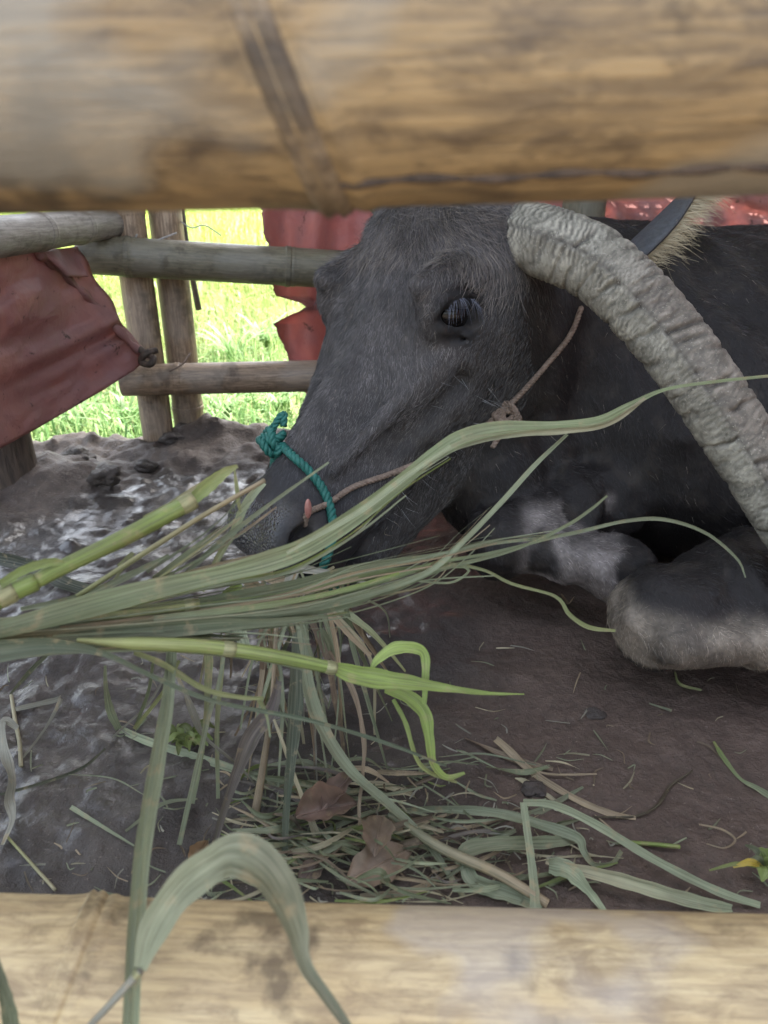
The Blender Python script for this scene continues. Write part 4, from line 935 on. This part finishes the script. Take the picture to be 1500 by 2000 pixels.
# leaves and stalks of the bundle
BS([(-150, 1240, 34), (60, 1215, 30), (250, 1196, 24), (388, 1180, 24)], OLIVE, YEL * .75, nodes=(.98,))
BL([(388, 1180, 34), (450, 1172, 40), (560, 1150, 36), (700, 1112, 26), (850, 1086, 16), (960, 1062, 9), (1100, 1045, 9), (1220, 1018, 9), (1300, 1015, 9), (1380, 1042, 8), (1440, 1092, 6), (1456, 1128, 3)], OLIVE, SAGE * .9, dz=.02, fold=.3, n=90)
BL([(-100, 1238, 60), (120, 1226, 66), (300, 1214, 56), (420, 1200, 40), (560, 1192, 26), (700, 1165, 18), (830, 1120, 15), (900, 1062, 13), (980, 980, 13), (1045, 908, 11), (1108, 848, 8)], OLIVE * .85, SAGE * 1.15, dz=.0, fold=.45, n=90)
BL([(150, 1224, 36), (350, 1216, 46), (500, 1206, 38), (620, 1180, 30), (760, 1150, 24), (860, 1112, 12), (1000, 1075, 8), (1100, 1030, 8), (1150, 998, 8), (1186, 968, 5)], OLIVE * .9, OLIVE * 1.2, dz=.01, fold=.5, n=80)
BL([(-150, 1275, 60), (0, 1258, 52), (200, 1240, 54), (400, 1222, 38), (520, 1216, 20), (640, 1204, 8)], OLIVE * .7, OLIVE * .9, dz=-.005, fold=.35)
BL([(400, 1190, 12), (560, 1160, 20), (700, 1128, 20), (800, 1112, 16), (905, 1106, 9), (912, 1120, 6), (880, 1138, 6), (820, 1136, 4)], LIME * .75, SAGE, dz=.03, fold=.3)
BL([(560, 1178, 10), (720, 1140, 12), (860, 1104, 10), (940, 1112, 8), (1000, 1140, 8), (1085, 1165, 8), (1112, 1200, 10), (1150, 1225, 12), (1202, 1232, 6)], OLIVE * 1.2, YEL * .7, dz=.06, fold=.3)
BL([(430, 1205, 8), (600, 1172, 12), (760, 1130, 14), (850, 1100, 10), (960, 1080, 8), (1100, 1045, 6)], LIME * .6, SAGE, dz=.015, fold=.3)
BL([(450, 1212, 10), (580, 1196, 24), (680, 1178, 24), (780, 1140, 12), (830, 1122, 6)], OLIVE * 1.1, OLIVE, dz=.005, fold=.5)
BL([(300, 1208, 14), (480, 1188, 16), (640, 1160, 12), (780, 1120, 8)], SAGE * .9, LIME * .6, dz=-.01, fold=.4)
# yellow-green stem below, with its fresh leaf
BS([(150, 1250, 8), (240, 1256, 26), (340, 1259, 28), (435, 1266, 28), (550, 1284, 27), (655, 1306, 24)], YEL * .95, LIME * .8, dz=-.02, nodes=(.56, .985))
BL([(655, 1306, 30), (690, 1318, 46), (740, 1327, 48), (800, 1334, 36), (870, 1344, 20), (950, 1354, 10), (1024, 1356, 3)], LIME * .85, LIME, dz=-.02, fold=.6, tw0=.2, tw1=.3)
BL([(722, 1312, 8), (738, 1288, 20), (772, 1266, 30), (812, 1266, 26), (830, 1282, 22), (831, 1330, 18), (829, 1375, 10)], LIME, LIME * 1.15, dz=-.01, fold=.25, tw0=.3, tw1=-.3)
BL([(752, 1346, 20), (795, 1360, 34), (828, 1392, 34), (838, 1440, 26), (846, 1490, 20), (872, 1518, 16), (908, 1510, 8)], LIME * .95, LIME * .9, dz=-.005, fold=.3, tw0=.2, tw1=.5)
BL([(768, 1366, 10), (792, 1412, 11), (812, 1478, 10), (838, 1508, 10), (892, 1528, 6)], LIME * .8, YEL, dz=.0, fold=.4)
# thick lime stalk on top
BS([(-150, 1245, 40), (0, 1168, 42), (70, 1136, 36)], LIME * .55, LIME * .7, dz=-.03, nodes=(.88,))
BS([(70, 1136, 30), (110, 1114, 32), (250, 1046, 34), (375, 978, 33)], LIME * .75, LIME * .70, dz=-.03, nodes=(.985,))
BL([(372, 980, 26), (405, 950, 34), (440, 922, 22), (464, 910, 8)], LIME * .7, YEL * .8, dz=-.03, fold=.5)
BL([(0, 1142, 20), (50, 1112, 22), (100, 1098, 20), (125, 1100, 10)], LIME * .5, LIME * .6, dz=-.035, fold=.3)
BL([(280, 1010, 5), (330, 985, 9), (400, 940, 9), (450, 915, 5)], YEL * .8, TAN, dz=-.028, fold=.2)
# thin ones behind it
BS([(150, 1165, 9), (290, 1075, 11), (400, 1005, 10), (517, 938, 9)], YEL * .8, TAN, dz=.02)
BL([(330, 1150, 8), (430, 1060, 14), (520, 990, 10), (642, 903, 5)], OLIVE * .75, SAGE, dz=.05, fold=.4)
BL([(515, 942, 16), (480, 985, 20), (455, 1040, 18), (420, 1100, 14), (395, 1155, 10)], SAGE * 1.2, YEL * .8, dz=.08, fold=.5)
BL([(458, 915, 3), (462, 950, 10), (466, 985, 8), (470, 1000, 4)], YEL * .6, YEL * .7, dz=.03, fold=.2)
BL([(300, 1170, 5), (400, 1090, 6), (480, 1035, 7), (540, 990, 4)], TAN * .7, BROWN * 1.4, dz=.08)
BL([(230, 1105, 6), (260, 1080, 8), (225, 1130, 6), (190, 1165, 5)], YEL * .6, YEL * .5, dz=.05)
BL([(40, 1190, 10), (160, 1165, 18), (260, 1120, 16), (330, 1085, 8)], SAGE, SAGE * 1.2, dz=.03, fold=.5)
# lower dark blades
BL([(-150, 1290, 60), (0, 1272, 56), (100, 1262, 36), (200, 1276, 15), (300, 1322, 12), (420, 1370, 11), (600, 1406, 10), (750, 1450, 9), (872, 1496, 5)], DARK * 1.2, DARK * 1.8, dz=-.03, fold=.4, n=80)
BL([(262, 1274, 12), (320, 1298, 15), (400, 1346, 13), (470, 1362, 11), (515, 1364, 8)], YEL * .6, YEL * .7, dz=-.01, fold=.4)
BL([(505, 1366, 12), (520, 1395, 8), (528, 1440, 5)], YEL * .6, SAGE, dz=-.01)
for k in range(12):
    y0 = random.uniform(1215, 1275); x1 = random.uniform(250, 620); y1 = 1225 + random.uniform(-50, 25)
    BL([(-150, y0 + 25, 20), (0, y0, random.uniform(18, 40)), (x1 * .5, (y0 + y1) / 2 + random.uniform(-6, 6), random.uniform(14, 30)), (x1, y1, 5)], OLIVE * random.uniform(.6, 1.1), OLIVE * random.uniform(.8, 1.3), dz=random.uniform(.01, .05), fold=.5, tw1=random.uniform(-.6, .6))

# finer strands through the whole bundle
guides = [[(-150, 1262), (0, 1232), (200, 1185), (430, 1130), (560, 1100), (690, 1030), (790, 950), (880, 880)], [(-150, 1245), (120, 1222), (388, 1188), (560, 1160), (700, 1120), (850, 1090), (960, 1066), (1080, 1050)], [(-100, 1238), (300, 1214), (560, 1192), (700, 1165), (830, 1122), (900, 1066), (960, 1005)], [(-150, 1280), (200, 1244), (400, 1224), (560, 1212), (680, 1190)], [(-150, 1255), (150, 1200), (300, 1130), (400, 1060), (480, 1000)], [(-150, 1290), (100, 1268), (300, 1262), (480, 1275), (600, 1300)]]
for k in range(64):
    g_ = guides[k % 6]; n0 = random.randint(0, 2); n1 = random.randint(max(n0 + 3, len(g_) - 3), len(g_)); off = random.gauss(0, 13); sl_ = random.gauss(0, 22); w0 = random.choice([3, 4, 5, 6, 8, 10, 13])
    seg_ = g_[n0:n1]; lst = [(x + random.gauss(0, 6), y + off + sl_ * i_ / len(seg_) + random.gauss(0, 4), w0 * (1 - .75 * i_ / (len(seg_) - 1)) + 1.5) for i_, (x, y) in enumerate(seg_)]
    cc0 = random.choice([OLIVE, OLIVE * .75, SAGE, SAGE * 1.2, LIME * .55, YEL * .7, TAN * .9, OLIVE * 1.2, STRAW * .6])
    BL(lst, cc0 * random.uniform(.8, 1.1), random.choice([cc0, TAN * .8, SAGE * 1.1]), dz=random.uniform(-.02, .06), fold=random.uniform(.1, .8), tw0=random.uniform(-1, 1), tw1=random.uniform(-1.6, 1.6), wav=random.uniform(0, .5))
# ------------------------------------------------------------------ hay hanging from the mouth
mouth = H(.43, .03, -.10); md = depth_of(mouth)
hw = empty('hay_mouthful', mouth); tag(hw, 'mouthful of tangled dry and green hay hanging from the buffalo lips to the ground', 'hay')
def gp(px, py, lift=.004):
    p = G(px, py, .0)
    for _ in range(3): p = G(px, py, float(ground_at(p[0], p[1])) + lift)
    return p
def HL(lst, c0, c1=None, top=.90, grounded=True, cyl=False, **kw):
    n_ = len(lst); last = gp(*lst[-1][:2]); dl = depth_of(last) if grounded else top + .02
    pts, ws = [], []
    for k, (x, y, w) in enumerate(lst):
        t = (y - lst[0][1]) / (lst[-1][1] - lst[0][1] + 1e-6); d = top * (1 - t) + dl * t; pts.append(P(x, y, d)); ws.append(w * d / FPX)
    if cyl: return stalk(hw, pts, np.array(ws) / 2, c0, c1)
    return leaf(hw, pts, ws, c0, c1, **kw)
HL([(575, 1235, 8), (578, 1290, 20), (577, 1380, 29), (570, 1470, 22), (560, 1570, 14), (555, 1690, 12)], DARK * .9, DARK * 1.1, top=.93, fold=.4)
HL([(575, 1180, 10), (588, 1230, 20), (600, 1330, 26), (626, 1412, 26), (680, 1500, 22), (760, 1572, 18), (830, 1640, 16), (905, 1752, 12)], SAGE * 1.1, SAGE * .85, top=.98, fold=.3, tw1=.6)
HL([(508, 1190, 9), (512, 1280, 9), (508, 1370, 8)], BROWN * 1.3, BROWN, top=.95, grounded=False)
HL([(516, 1200, 6), (518, 1290, 6), (514, 1385, 6)], BROWN, BROWN * 1.4, top=.955, grounded=False)
HL([(540, 1225, 9), (536, 1300, 9), (531, 1378, 11), (524, 1430, 12), (510, 1520, 15), (498, 1592, 17)], TAN * .8, TAN * .8, top=.95, cyl=True)
HL([(410, 1215, 8), (406, 1270, 14), (408, 1300, 16), (402, 1400, 9), (392, 1480, 10), (376, 1570, 8)], YEL * .6, SAGE, top=.86)
HL([(440, 1240, 7), (432, 1320, 9), (424, 1420, 9), (426, 1560, 7)], YEL * .7, SAGE * 1.1, top=.9)
HL([(450, 1200, 5), (428, 1330, 8), (405, 1410, 9), (350, 1650, 10)], SAGE, SAGE * .8, top=.88)
HL([(545, 1330, 10), (530, 1385, 26), (490, 1440, 34), (462, 1510, 22), (432, 1600, 14), (395, 1745, 12)], PURP * .9, PURP * .5, top=.93, tw1=.5, fold=.4)
HL([(610, 1215, 12), (640, 1290, 12), (655, 1370, 11), (668, 1440, 8), (672, 1500, 5)], BROWN * .8, BROWN, top=.96)
HL([(600, 1200, 7), (640, 1270, 8), (690, 1345, 7), (708, 1430, 8), (710, 1500, 6), (702, 1600, 7), (735, 1700, 5), (745, 1735, 4)], BROWN * 1.3, TAN * .7, top=1.0)
HL([(662, 1300, 6), (695, 1370, 7), (712, 1450, 8), (705, 1530, 6)], TAN * .75, TAN * .6, top=.97)
HL([(638, 1190, 10), (680, 1238, 10), (724, 1281, 9)], TAN, TAN * .9, top=.92, grounded=False)
HL([(610, 1180, 12), (660, 1190, 16), (705, 1218, 14), (742, 1252, 12), (792, 1312, 8)], SAGE * 1.2, YEL * .8, top=.98, grounded=False, tw1=1.0)
HL([(535, 1405, 5), (552, 1450, 7), (582, 1535, 8), (630, 1648, 8)], STRAW * .9, STRAW, top=.90)
HL([(560, 1470, 4), (585, 1545, 6), (618, 1645, 7)], STRAW * .8, STRAW, top=.90)
HL([(205, 1300, 5), (207, 1345, 9), (216, 1390, 16), (232, 1424, 12)], SAGE * 1.1, SAGE * 1.3, top=.9)
HL([(330, 1290, 6), (360, 1350, 8), (380, 1400, 16), (400, 1440, 8), (470, 1500, 6), (520, 1560, 5)], GREY * .7, GREY * .5, top=.88, tw1=.8)
HL([(300, 1285, 5), (290, 1350, 7), (265, 1418, 6)], OLIVE, OLIVE * 1.2, top=.93)
HL([(350, 1290, 6), (320, 1350, 7), (262, 1424, 8)], YEL * .6, YEL * .8, top=.94)
for k in range(70):       # thin tangle around the lips
    x0 = random.uniform(470, 680); y0 = random.uniform(1105, 1195); x1 = x0 + random.uniform(-110, 110); y1 = y0 + random.uniform(60, 400); mx_ = (x0 + x1) / 2 + random.uniform(-40, 40)
    cc0 = random.choice([SAGE, TAN, BROWN * 1.3, OLIVE, YEL * .7, GREY * .8, SAGE * 1.2, TAN * 1.1, STRAW * .8])
    HL([(x0, y0, 5), (mx_, y0 * .6 + y1 * .4, random.choice([3, 4, 5, 7, 10])), (x1, y1, random.uniform(2, 5))], cc0 * .9, cc0, top=random.uniform(.93, 1.02), tw1=random.uniform(-1.5, 1.5), grounded=random.random() < .75)
for lst, c_ in [([(478, 1130, 16), (500, 1150, 26), (545, 1166, 14)], TAN * .8), ([(500, 1120, 10), (560, 1140, 24), (620, 1150, 22), (650, 1165, 8)], TAN * 1.05), ([(556, 1180, 20), (568, 1130, 22), (584, 1112, 18), (640, 1120, 14), (720, 1140, 6)], GREY), ([(470, 1140, 12), (450, 1160, 30), (430, 1170, 8)], LIME * .6), ([(500, 1205, 16), (560, 1210, 30), (640, 1190, 24)], PURP * 1.2), ([(625, 1230, 16), (640, 1265, 26), (648, 1300, 10)], SAGE * 1.1), ([(480, 1265, 20), (470, 1230, 26), (500, 1225, 8)], SAGE * 1.2)]:
    pts = [P(x, y, .96 + .01 * k) for k, (x, y, w) in enumerate(lst)]; leaf(hw, pts, [w * .97 / FPX for x, y, w in lst], c_, c_ * .9, tw1=.7, fold=.4)

# ------------------------------------------------------------------ grass hanging over the low rail
gl = empty('long_grass_stalk', P(265, 1900, .47)); tag(gl, 'long doubled pale green stalk hanging across the low yellow rail', 'grass')
for dx, c_ in ((-7, SAGE * .95), (8, SAGE * 1.2)):
    pts, ws = pix([(338 + dx * .3, 1225, 12, .70), (328 + dx * .6, 1360, 15, .66), (305 + dx, 1500, 16, .60), (280 + dx, 1650, 17, .53), (266 + dx, 1800, 17, .475), (258 + dx, 1930, 17, .455), (252 + dx, 2080, 17, .45)]); leaf(gl, pts, ws, c_, c_ * .9, fold=.9, n=60)
gc = empty('curled_grass_leaf', P(275, 1895, .45)); tag(gc, 'dry curled sage green leaf arching over the low yellow rail', 'leaf')
pts, ws = pix([(150, 2030, 12, .445), (215, 1962, 14, .445), (274, 1896, 16, .445)]); stalk(gc, pts, np.array(ws) / 2, GREY * .8, GREY, nodes=(.96,))
pts, ws = pix([(274, 1892, 30, .445), (300, 1818, 58, .45), (352, 1740, 66, .455), (415, 1690, 72, .455), (462, 1672, 84, .45), (515, 1698, 92, .445), (556, 1756, 78, .44), (580, 1820, 56, .438), (588, 1862, 34, .436), (602, 1898, 28, .434), (640, 1950, 24, .43), (690, 2020, 14, .425)]); leaf(gc, pts, ws, np.array((.25, .27, .17)), np.array((.15, .15, .10)), tw0=.2, tw1=.6, wav=.25, fold=.35, n=90)
ge = empty('dark_grass_blade', P(10, 1960, .44)); tag(ge, 'dark green blade poking up in front of the low rail near its joint', 'leaf')
pts, ws = pix([(-8, 1860, 4, .44), (5, 1920, 18, .44), (18, 1980, 28, .44), (30, 2060, 34, .44)]); leaf(ge, pts, ws, DARK * 1.2, OLIVE * .8, fold=.5)

# ------------------------------------------------------------------ straw on the floor
def GL(lst, c0, c1=None, lift=.004, name='fallen_strand', label=None, cat='straw', group=None, cyl=False, parent=None, **kw):
    pts, ws = [], []
    for q in lst:
        p = gp(q[0], q[1], q[3] if len(q) > 3 else lift); pts.append(p); ws.append(q[2] * depth_of(p) / FPX)
    root = parent
    if root is None: root = empty(name, pts[0]); tag(root, label, cat, group)
    if cyl: stalk(root, pts, np.array(ws) / 2, c0, c1)
    else: leaf(root, pts, ws, c0, c1, name='blade', **kw)
    return root
r_ = GL([(1047, 1790, 22, .01), (1040, 1700, 16, .03), (1022, 1567, 13, .055)], SAGE, SAGE * 1.1, label='sharply folded sage green grass blade standing at the low rail, its long tip lying away', cat='grass blade')
GL([(1022, 1567, 12, .055), (1080, 1572, 15, .05), (1160, 1608, 16, .035), (1280, 1680, 16, .02), (1400, 1740, 16, .012), (1485, 1768, 12, .006)], SAGE * 1.1, SAGE * 1.35, parent=r_)
GL([(760, 1585, 8), (860, 1580, 14, .012), (970, 1588, 18, .02), (1060, 1612, 20, .02), (1128, 1636, 20, .015), (1140, 1662, 14, .012), (1160, 1688, 10), (1195, 1686, 9), (1214, 1662, 8)], SAGE * .95, SAGE, label='looping green grass blade with a curled end lying inside the folded blade', cat='grass blade', wav=.4)
GL([(1066, 1682, 10, .02), (1120, 1696, 18, .02), (1200, 1716, 26, .02), (1300, 1745, 26, .015), (1380, 1766, 24, .01), (1430, 1774, 14)], STRAW * .62, SAGE * 1.3, label='pale frayed grass stalk lying beside the low rail', cat='grass stalk', fold=.6)
GL([(1072, 1690, 30, .02), (1110, 1700, 36, .02), (1150, 1740, 18, .01), (1180, 1780, 12)], SAGE, SAGE * 1.5, label='short torn white streaked leaf tucked under the frayed stalk', cat='leaf', wav=.5)
GL([(900, 1690, 24, .02), (912, 1660, 30, .03), (970, 1648, 26, .03), (1060, 1645, 24, .02), (1130, 1640, 14)], OLIVE * .9, SAGE, label='broad green leaf bent over at one end among the straw', cat='leaf', wav=.3)
GL([(905, 1672, 22, .02), (925, 1720, 30, .015), (990, 1745, 30, .01), (1060, 1770, 20)], SAGE * .9, SAGE, label='broad green leaf lying along the low rail under the tan stem', cat='leaf', wav=.3)
GL([(760, 1590, 10, .03), (860, 1655, 20, .03), (960, 1700, 22, .025), (1010, 1728, 22, .02), (1070, 1765, 18, .01)], SAGE * .8, TAN * 1.1, cyl=True, label='thick tan and green stem lying slantwise through the straw', cat='stem')
GL([(968, 1443, 12, .012), (990, 1462, 15, .01), (1040, 1508, 13), (1120, 1558, 12), (1190, 1588, 12), (1242, 1598, 7)], TAN * .85, TAN * 1.05, label='long tan dry blade lying alone on the brown earth', cat='dry blade', fold=.5)
GL([(1160, 1596, 4), (1240, 1594, 5), (1285, 1572, 6), (1310, 1535, 6), (1352, 1505, 3)], BROWN * .3, BROWN * .35, cyl=True, label='thin dark twig crossing the end of the tan blade', cat='twig')
GL([(1394, 1448, 4), (1412, 1478, 9), (1445, 1520, 6), (1480, 1540, 10), (1515, 1562, 14)], LIME * .5, SAGE * .9, label='green blade lying alone on the brown earth', cat='grass blade')
GL([(1208, 1644, 7, .006), (1265, 1648, 9, .006), (1328, 1654, 8, .006)], LIME * .7, LIME * .8, cyl=True, label='short bright green stem lying under the folded blade', cat='stem')
GL([(232, 1424, 14), (300, 1452, 15), (420, 1490, 15), (540, 1530, 14), (640, 1560, 8)], SAGE * 1.35, SAGE, label='pale green blade reaching from the bare mud into the straw', cat='grass blade')
GL([(22, 1358, 7), (30, 1410, 8), (38, 1450, 8), (41, 1496, 8)], STRAW * .7, STRAW * .85, cyl=True, label='short straw stem lying on bare mud beside the withered leaf', cat='straw stem')
GL([(35, 1422, 10, .03), (8, 1408, 16, .035), (8, 1460, 18, .025), (22, 1520, 22, .02), (18, 1560, 20, .015), (25, 1600, 16, .01), (5, 1650, 8)], GREY * .9, GREY * .8, label='withered grey crinkled leaf lying on the bare mud', cat='leaf', wav=.9, fold=.3)
GL([(30, 1385, 9, .01), (105, 1368, 10, .015), (118, 1366, 9, .02), (90, 1420, 5, .01), (45, 1480, 4)], GREY * .7, GREY * .5, label='thin folded dry blade lying over a straw stem on the bare mud', cat='dry blade')
GL([(138, 1576, 9), (190, 1608, 7), (262, 1652, 3)], SAGE * 1.2, SAGE, label='small thin green blade alone on the bare dark mud', cat='grass blade')
GL([(14, 1634, 5), (60, 1685, 6), (108, 1738, 7)], YEL, STRAW * .8, cyl=True, label='thin yellowish straw lying from the withered leaf to the low rail', cat='straw')
GL([(0, 1552, 5), (80, 1530, 6), (160, 1500, 6), (206, 1462, 3)], DARK * .5, DARK * .5, label='dark sodden stem pressed into the bare mud', cat='stem')
GL([(-30, 1085, 26, .012), (60, 1106, 26, .014), (120, 1136, 26, .012), (190, 1160, 22, .006)], DARK * .35, DARK * .35, label='black sodden strap lying on the wet mud behind the grass bundle', cat='strap', fold=.3)
GL([(20, 1356, 4), (60, 1310, 9), (100, 1272, 6)], OLIVE * .5, OLIVE * .4, label='dark wilted blade lying under the grass bundle on the mud', cat='grass blade')
GL([(1096, 1160, 3, .01), (1110, 1178, 10, .02), (1122, 1165, 8, .03)], BROWN * 1.6, TAN, label='small brown curl of leaf by the buffalo foreleg', cat='leaf', tw1=1.5)
GL([(1318, 1312, 3), (1328, 1336, 6), (1370, 1348, 4)], YEL * .7, YEL * .5, label='small yellow sickle of grass in front of the folded knee', cat='grass scrap')
GL([(1268, 1374, 3), (1312, 1388, 5)], SAGE * .6, SAGE * .5, label='short dull green scrap on the brown earth before the folded knee', cat='grass scrap')
GL([(345, 1262, 4), (300, 1360, 5, .01), (220, 1440, 4)], GREY * .5, GREY * .6, label='thin grey stem lying on wet mud under the yellow-green stem', cat='stem')
GL([(1365, 1610, 3), (1410, 1620, 4), (1436, 1640, 4), (1415, 1656, 3), (1380, 1648, 2)], TAN * .8, TAN * .6, label='pale curled rootlet on the brown earth beside the seedling', cat='rootlet')

# the heap of loose straw: many look-alike strands
heap = 'loose strands in the straw heap'
HPX = []
for k in range(210):
    if k < 150: x, y = random.gauss(690, 150), random.gauss(1625, 72)
    else: x, y = random.uniform(420, 1150), random.uniform(1480, 1745)
    y = min(max(y, 1430), 1750); a = random.uniform(-.55, .75) + (math.pi if random.random() < .5 else 0); L = random.uniform(50, 210); w = random.choice([3, 4, 4, 5, 5, 6, 7, 8, 11, 14])
    dx, dy = math.cos(a) * L, math.sin(a) * L * .75; z = random.uniform(.004, .045) * max(.15, 1 - abs(x - 720) / 430); bx_, by_ = random.uniform(-22, 22), random.uniform(-22, 22)
    kind_ = random.random(); size_ = 'broad' if w > 9 else ('narrow' if w > 5 else 'hair-thin')
    if kind_ < .62: tn, c_ = random.choice([('sage green', SAGE), ('pale green', SAGE * 1.2), ('olive green', OLIVE), ('dull green', SAGE * .8), ('olive green', OLIVE * 1.1), ('fresh green', LIME * .55)]); nm = 'grass_strand'
    elif kind_ < .85: tn, c_ = random.choice([('tan', TAN), ('straw yellow', STRAW * .8), ('tan', TAN * .8), ('straw yellow', STRAW * .7)]); nm = 'straw_strand'
    else: tn, c_ = random.choice([('brown', BROWN), ('purplish brown', PURP), ('dark brown', BROWN * .6)]); nm = 'withered_strand'
    ct = 'strand'; lb = size_ + ' ' + tn + ' strand tangled in the straw heap beside the low rail'
    y2 = min(y + dy / 2, 1765); y0_ = min(y - dy / 2, 1765)
    GL([(x - dx / 2, y0_, w * .6, max(.003, z * .6)), (x + bx_, min(y + by_, 1760), w, z), (x + dx / 2, y2, w * .35, max(.003, z * .5))], c_ * random.uniform(.75, 1.15), c_ * random.uniform(.8, 1.2), name=nm, label=lb, cat=ct, group=heap, tw1=random.uniform(-1.2, 1.2), wav=random.uniform(0, .5), fold=random.uniform(.1, .7), n=16)
# hair-fine wisps
V_, F_, U_, C_ = [], [], [], []; parts = []
for k in range(420):
    if random.random() < .65: x, y = random.gauss(760, 210), random.gauss(1640, 75)
    else: x, y = random.uniform(0, 1500), random.uniform(1250, 1755)
    y = min(max(y, 1230), 1758); a = random.uniform(0, 6.28); L = random.uniform(8, 60); w = random.uniform(1.5, 4)
    pts = [gp(x + math.cos(a) * L * t + random.uniform(-6, 6), min(1765, y + math.sin(a) * L * .7 * t + random.uniform(-6, 6)), .003 + .012 * random.random() * (abs(x - 750) < 300)) for t in (-.5, 0, .5)]
    c_ = random.choice([TAN, STRAW * .7, SAGE, BROWN, SAGE * 1.2, GREY]) * random.uniform(.6, 1.1)
    parts.append(ribbon(pts, [w * .8 / FPX, w / FPX, w * .4 / FPX], c_, c_, n=7, seed=k, tw1=random.uniform(-1, 1)))
v, f, uv, cc_ = join_geo(parts); o = mesh_obj('straw_chaff', v, f, M['leaf'], cols=cc_, uvs=uv); tag(o, 'fine chaff and wisps scattered over the mud floor', 'chaff', kind='stuff')

# dead broad leaves
def broad(cx, cy, Lp, Wp, ang, c_, label, lift=.02, curl=.3, name='dead_leaf'):
    ctr = gp(cx, cy, lift); d = depth_of(ctr); L, W = Lp * d / FPX, Wp * d / FPX; ax = np.array((math.cos(ang), math.sin(ang), random.uniform(-.1, .35))); ax /= np.linalg.norm(ax)
    nr = np.array((0, -.45, .9)); nr -= ax * (nr @ ax); nr /= np.linalg.norm(nr); sd_ = np.cross(ax, nr); rows, n_ = 22, 9; V = np.zeros((rows, n_, 3)); 
    for i_, t in enumerate(np.linspace(0, 1, rows)):
        w_ = W * math.sin(math.pi * (t * .96 + .02)) ** .8 * (1 - .35 * t) 
        for j_, a_ in enumerate(np.linspace(-1, 1, n_)):
            V[i_, j_] = ctr + ax * L * (t - .5) + sd_ * w_ * a_ * .6 * (1 + .08 * math.sin(t * 23 + a_ * 3)) + nr * (curl * w_ * a_ * a_ + .06 * L * math.sin(t * 4) + .02 * L * math.sin(t * 15 + a_ * 5))
    root = empty(name, ctr); tag(root, label, 'leaf'); i = np.arange(rows * n_).reshape(rows, n_)
    nzc = 1 + .5 * fbm(V.reshape(-1, 3) * 90, 3, 4)[:, None]
    mesh_obj('blade', V.reshape(-1, 3), np.stack([i[:-1, :-1], i[:-1, 1:], i[1:, 1:], i[1:, :-1]], -1).reshape(-1, 4), M['leaf'], root, cols=c_ * nzc, uvs=np.tile(np.array((.5, .5)), (rows * n_, 1)) + rng.random((rows * n_, 2)) * .05)
    vv, ff, uu = tube_geo(V[:, n_ // 2] + nr * .0006, np.linspace(.0011, .0004, rows), 6); mesh_obj('midrib', vv, ff, M['leaf'], root, cols=np.tile(c_ * 1.5, (len(vv), 1)), uvs=uu)
broad(742, 1690, 150, 78, .55, np.array((.27, .19, .14)), 'large pale brown dead leaf with a clear midrib lying in the straw', .02, .25)
broad(738, 1632, 90, 62, 1.4, np.array((.20, .14, .105)), 'brown dead leaf standing half upright behind the large dead leaf', .04, .6)
broad(638, 1582, 120, 70, .2, np.array((.24, .15, .12)), 'crumpled reddish brown dead leaf under the hanging hay', .03, .9)
broad(660, 1545, 100, 40, .9, np.array((.28, .19, .16)), 'narrow pinkish brown dead leaf above the crumpled one', .04, .8)
broad(612, 1700, 80, 40, .8, np.array((.12, .08, .07)), 'small dark purplish dead leaf beside the low rail', .01, .4)
broad(390, 1668, 60, 34, 1.2, np.array((.26, .15, .08)), 'small rusty brown dead leaf where the dark hanging blade touches the mud', .01, .6)
# seedling at the right
sl = empty('seedling', gp(1490, 1700)); tag(sl, 'small green seedling with a yellow leaf growing from the brown earth', 'seedling')
c0_ = gp(1492, 1705)
for (x, y, w, c_) in [(1475, 1665, 26, LIME * .6), (1500, 1668, 30, LIME * .7), (1510, 1700, 30, LIME * .6), (1462, 1682, 14, OLIVE), (1432, 1694, 14, np.array((.55, .40, .05))), (1488, 1722, 30, LIME * .65), (1385, 1700, 8, LIME * .6), (1455, 1650, 12, OLIVE * .7)]:
    e_p = gp(x, y, .02); d = depth_of(e_p); leaf(sl, [c0_ + (0, 0, .006), (c0_ + e_p) / 2 + (0, 0, .012), e_p], [4 * d / FPX, w * d / FPX, 3 * d / FPX], c_, c_, fold=.4)
gt = empty('grass_tuft', gp(370, 1440)); tag(gt, 'crumpled tuft of fresh green leaves on the wet mud behind the hanging hay', 'grass tuft')
for k in range(16):
    a = random.uniform(0, 6.28); p0 = gp(370 + random.uniform(-18, 18), 1445 + random.uniform(-15, 15), .006); p2 = p0 + np.array((math.cos(a) * .03, math.sin(a) * .03, random.uniform(.0, .015))); leaf(gt, [p0, (p0 + p2) / 2 + (0, 0, .012), p2], [.004, .010, .002], LIME * random.uniform(.25, .7), tw1=random.uniform(-1, 1))
# clods
def clod(px, py, r, label, squash=.6):
    p = gp(px, py, 0); v, f = uvsphere((0, 0, 0), 1, 40, 26); nzv = 1 + .6 * fbm(v * 1.2 + px, 4, 7, .55)[:, None]; v = v * nzv * np.array((1, .9, squash)) * r + p + np.array((0, 0, r * squash * .35))
    tag(mesh_obj('mud_clod', v, f, M['mud']), label, 'clod')
clod(1040, 1545, .014, 'dark mud clod lying at the tip of the folded blade', .45); clod(1162, 1398, .014, 'flat grey mud clod on the brown earth before the folded knee', .35)
clod(150, 905, .045, 'rounded mud clod on the heap beside the dark timber post'); clod(205, 935, .035, 'lumpy mud clod in front of the heap by the timber post')
clod(335, 860, .030, 'dark mud clod at the foot of the corner posts'); clod(500, 828, .028, 'dark mud clod on the ridge behind the rope knot'); clod(285, 915, .024, 'small mud clod on the wet slope below the corner posts')
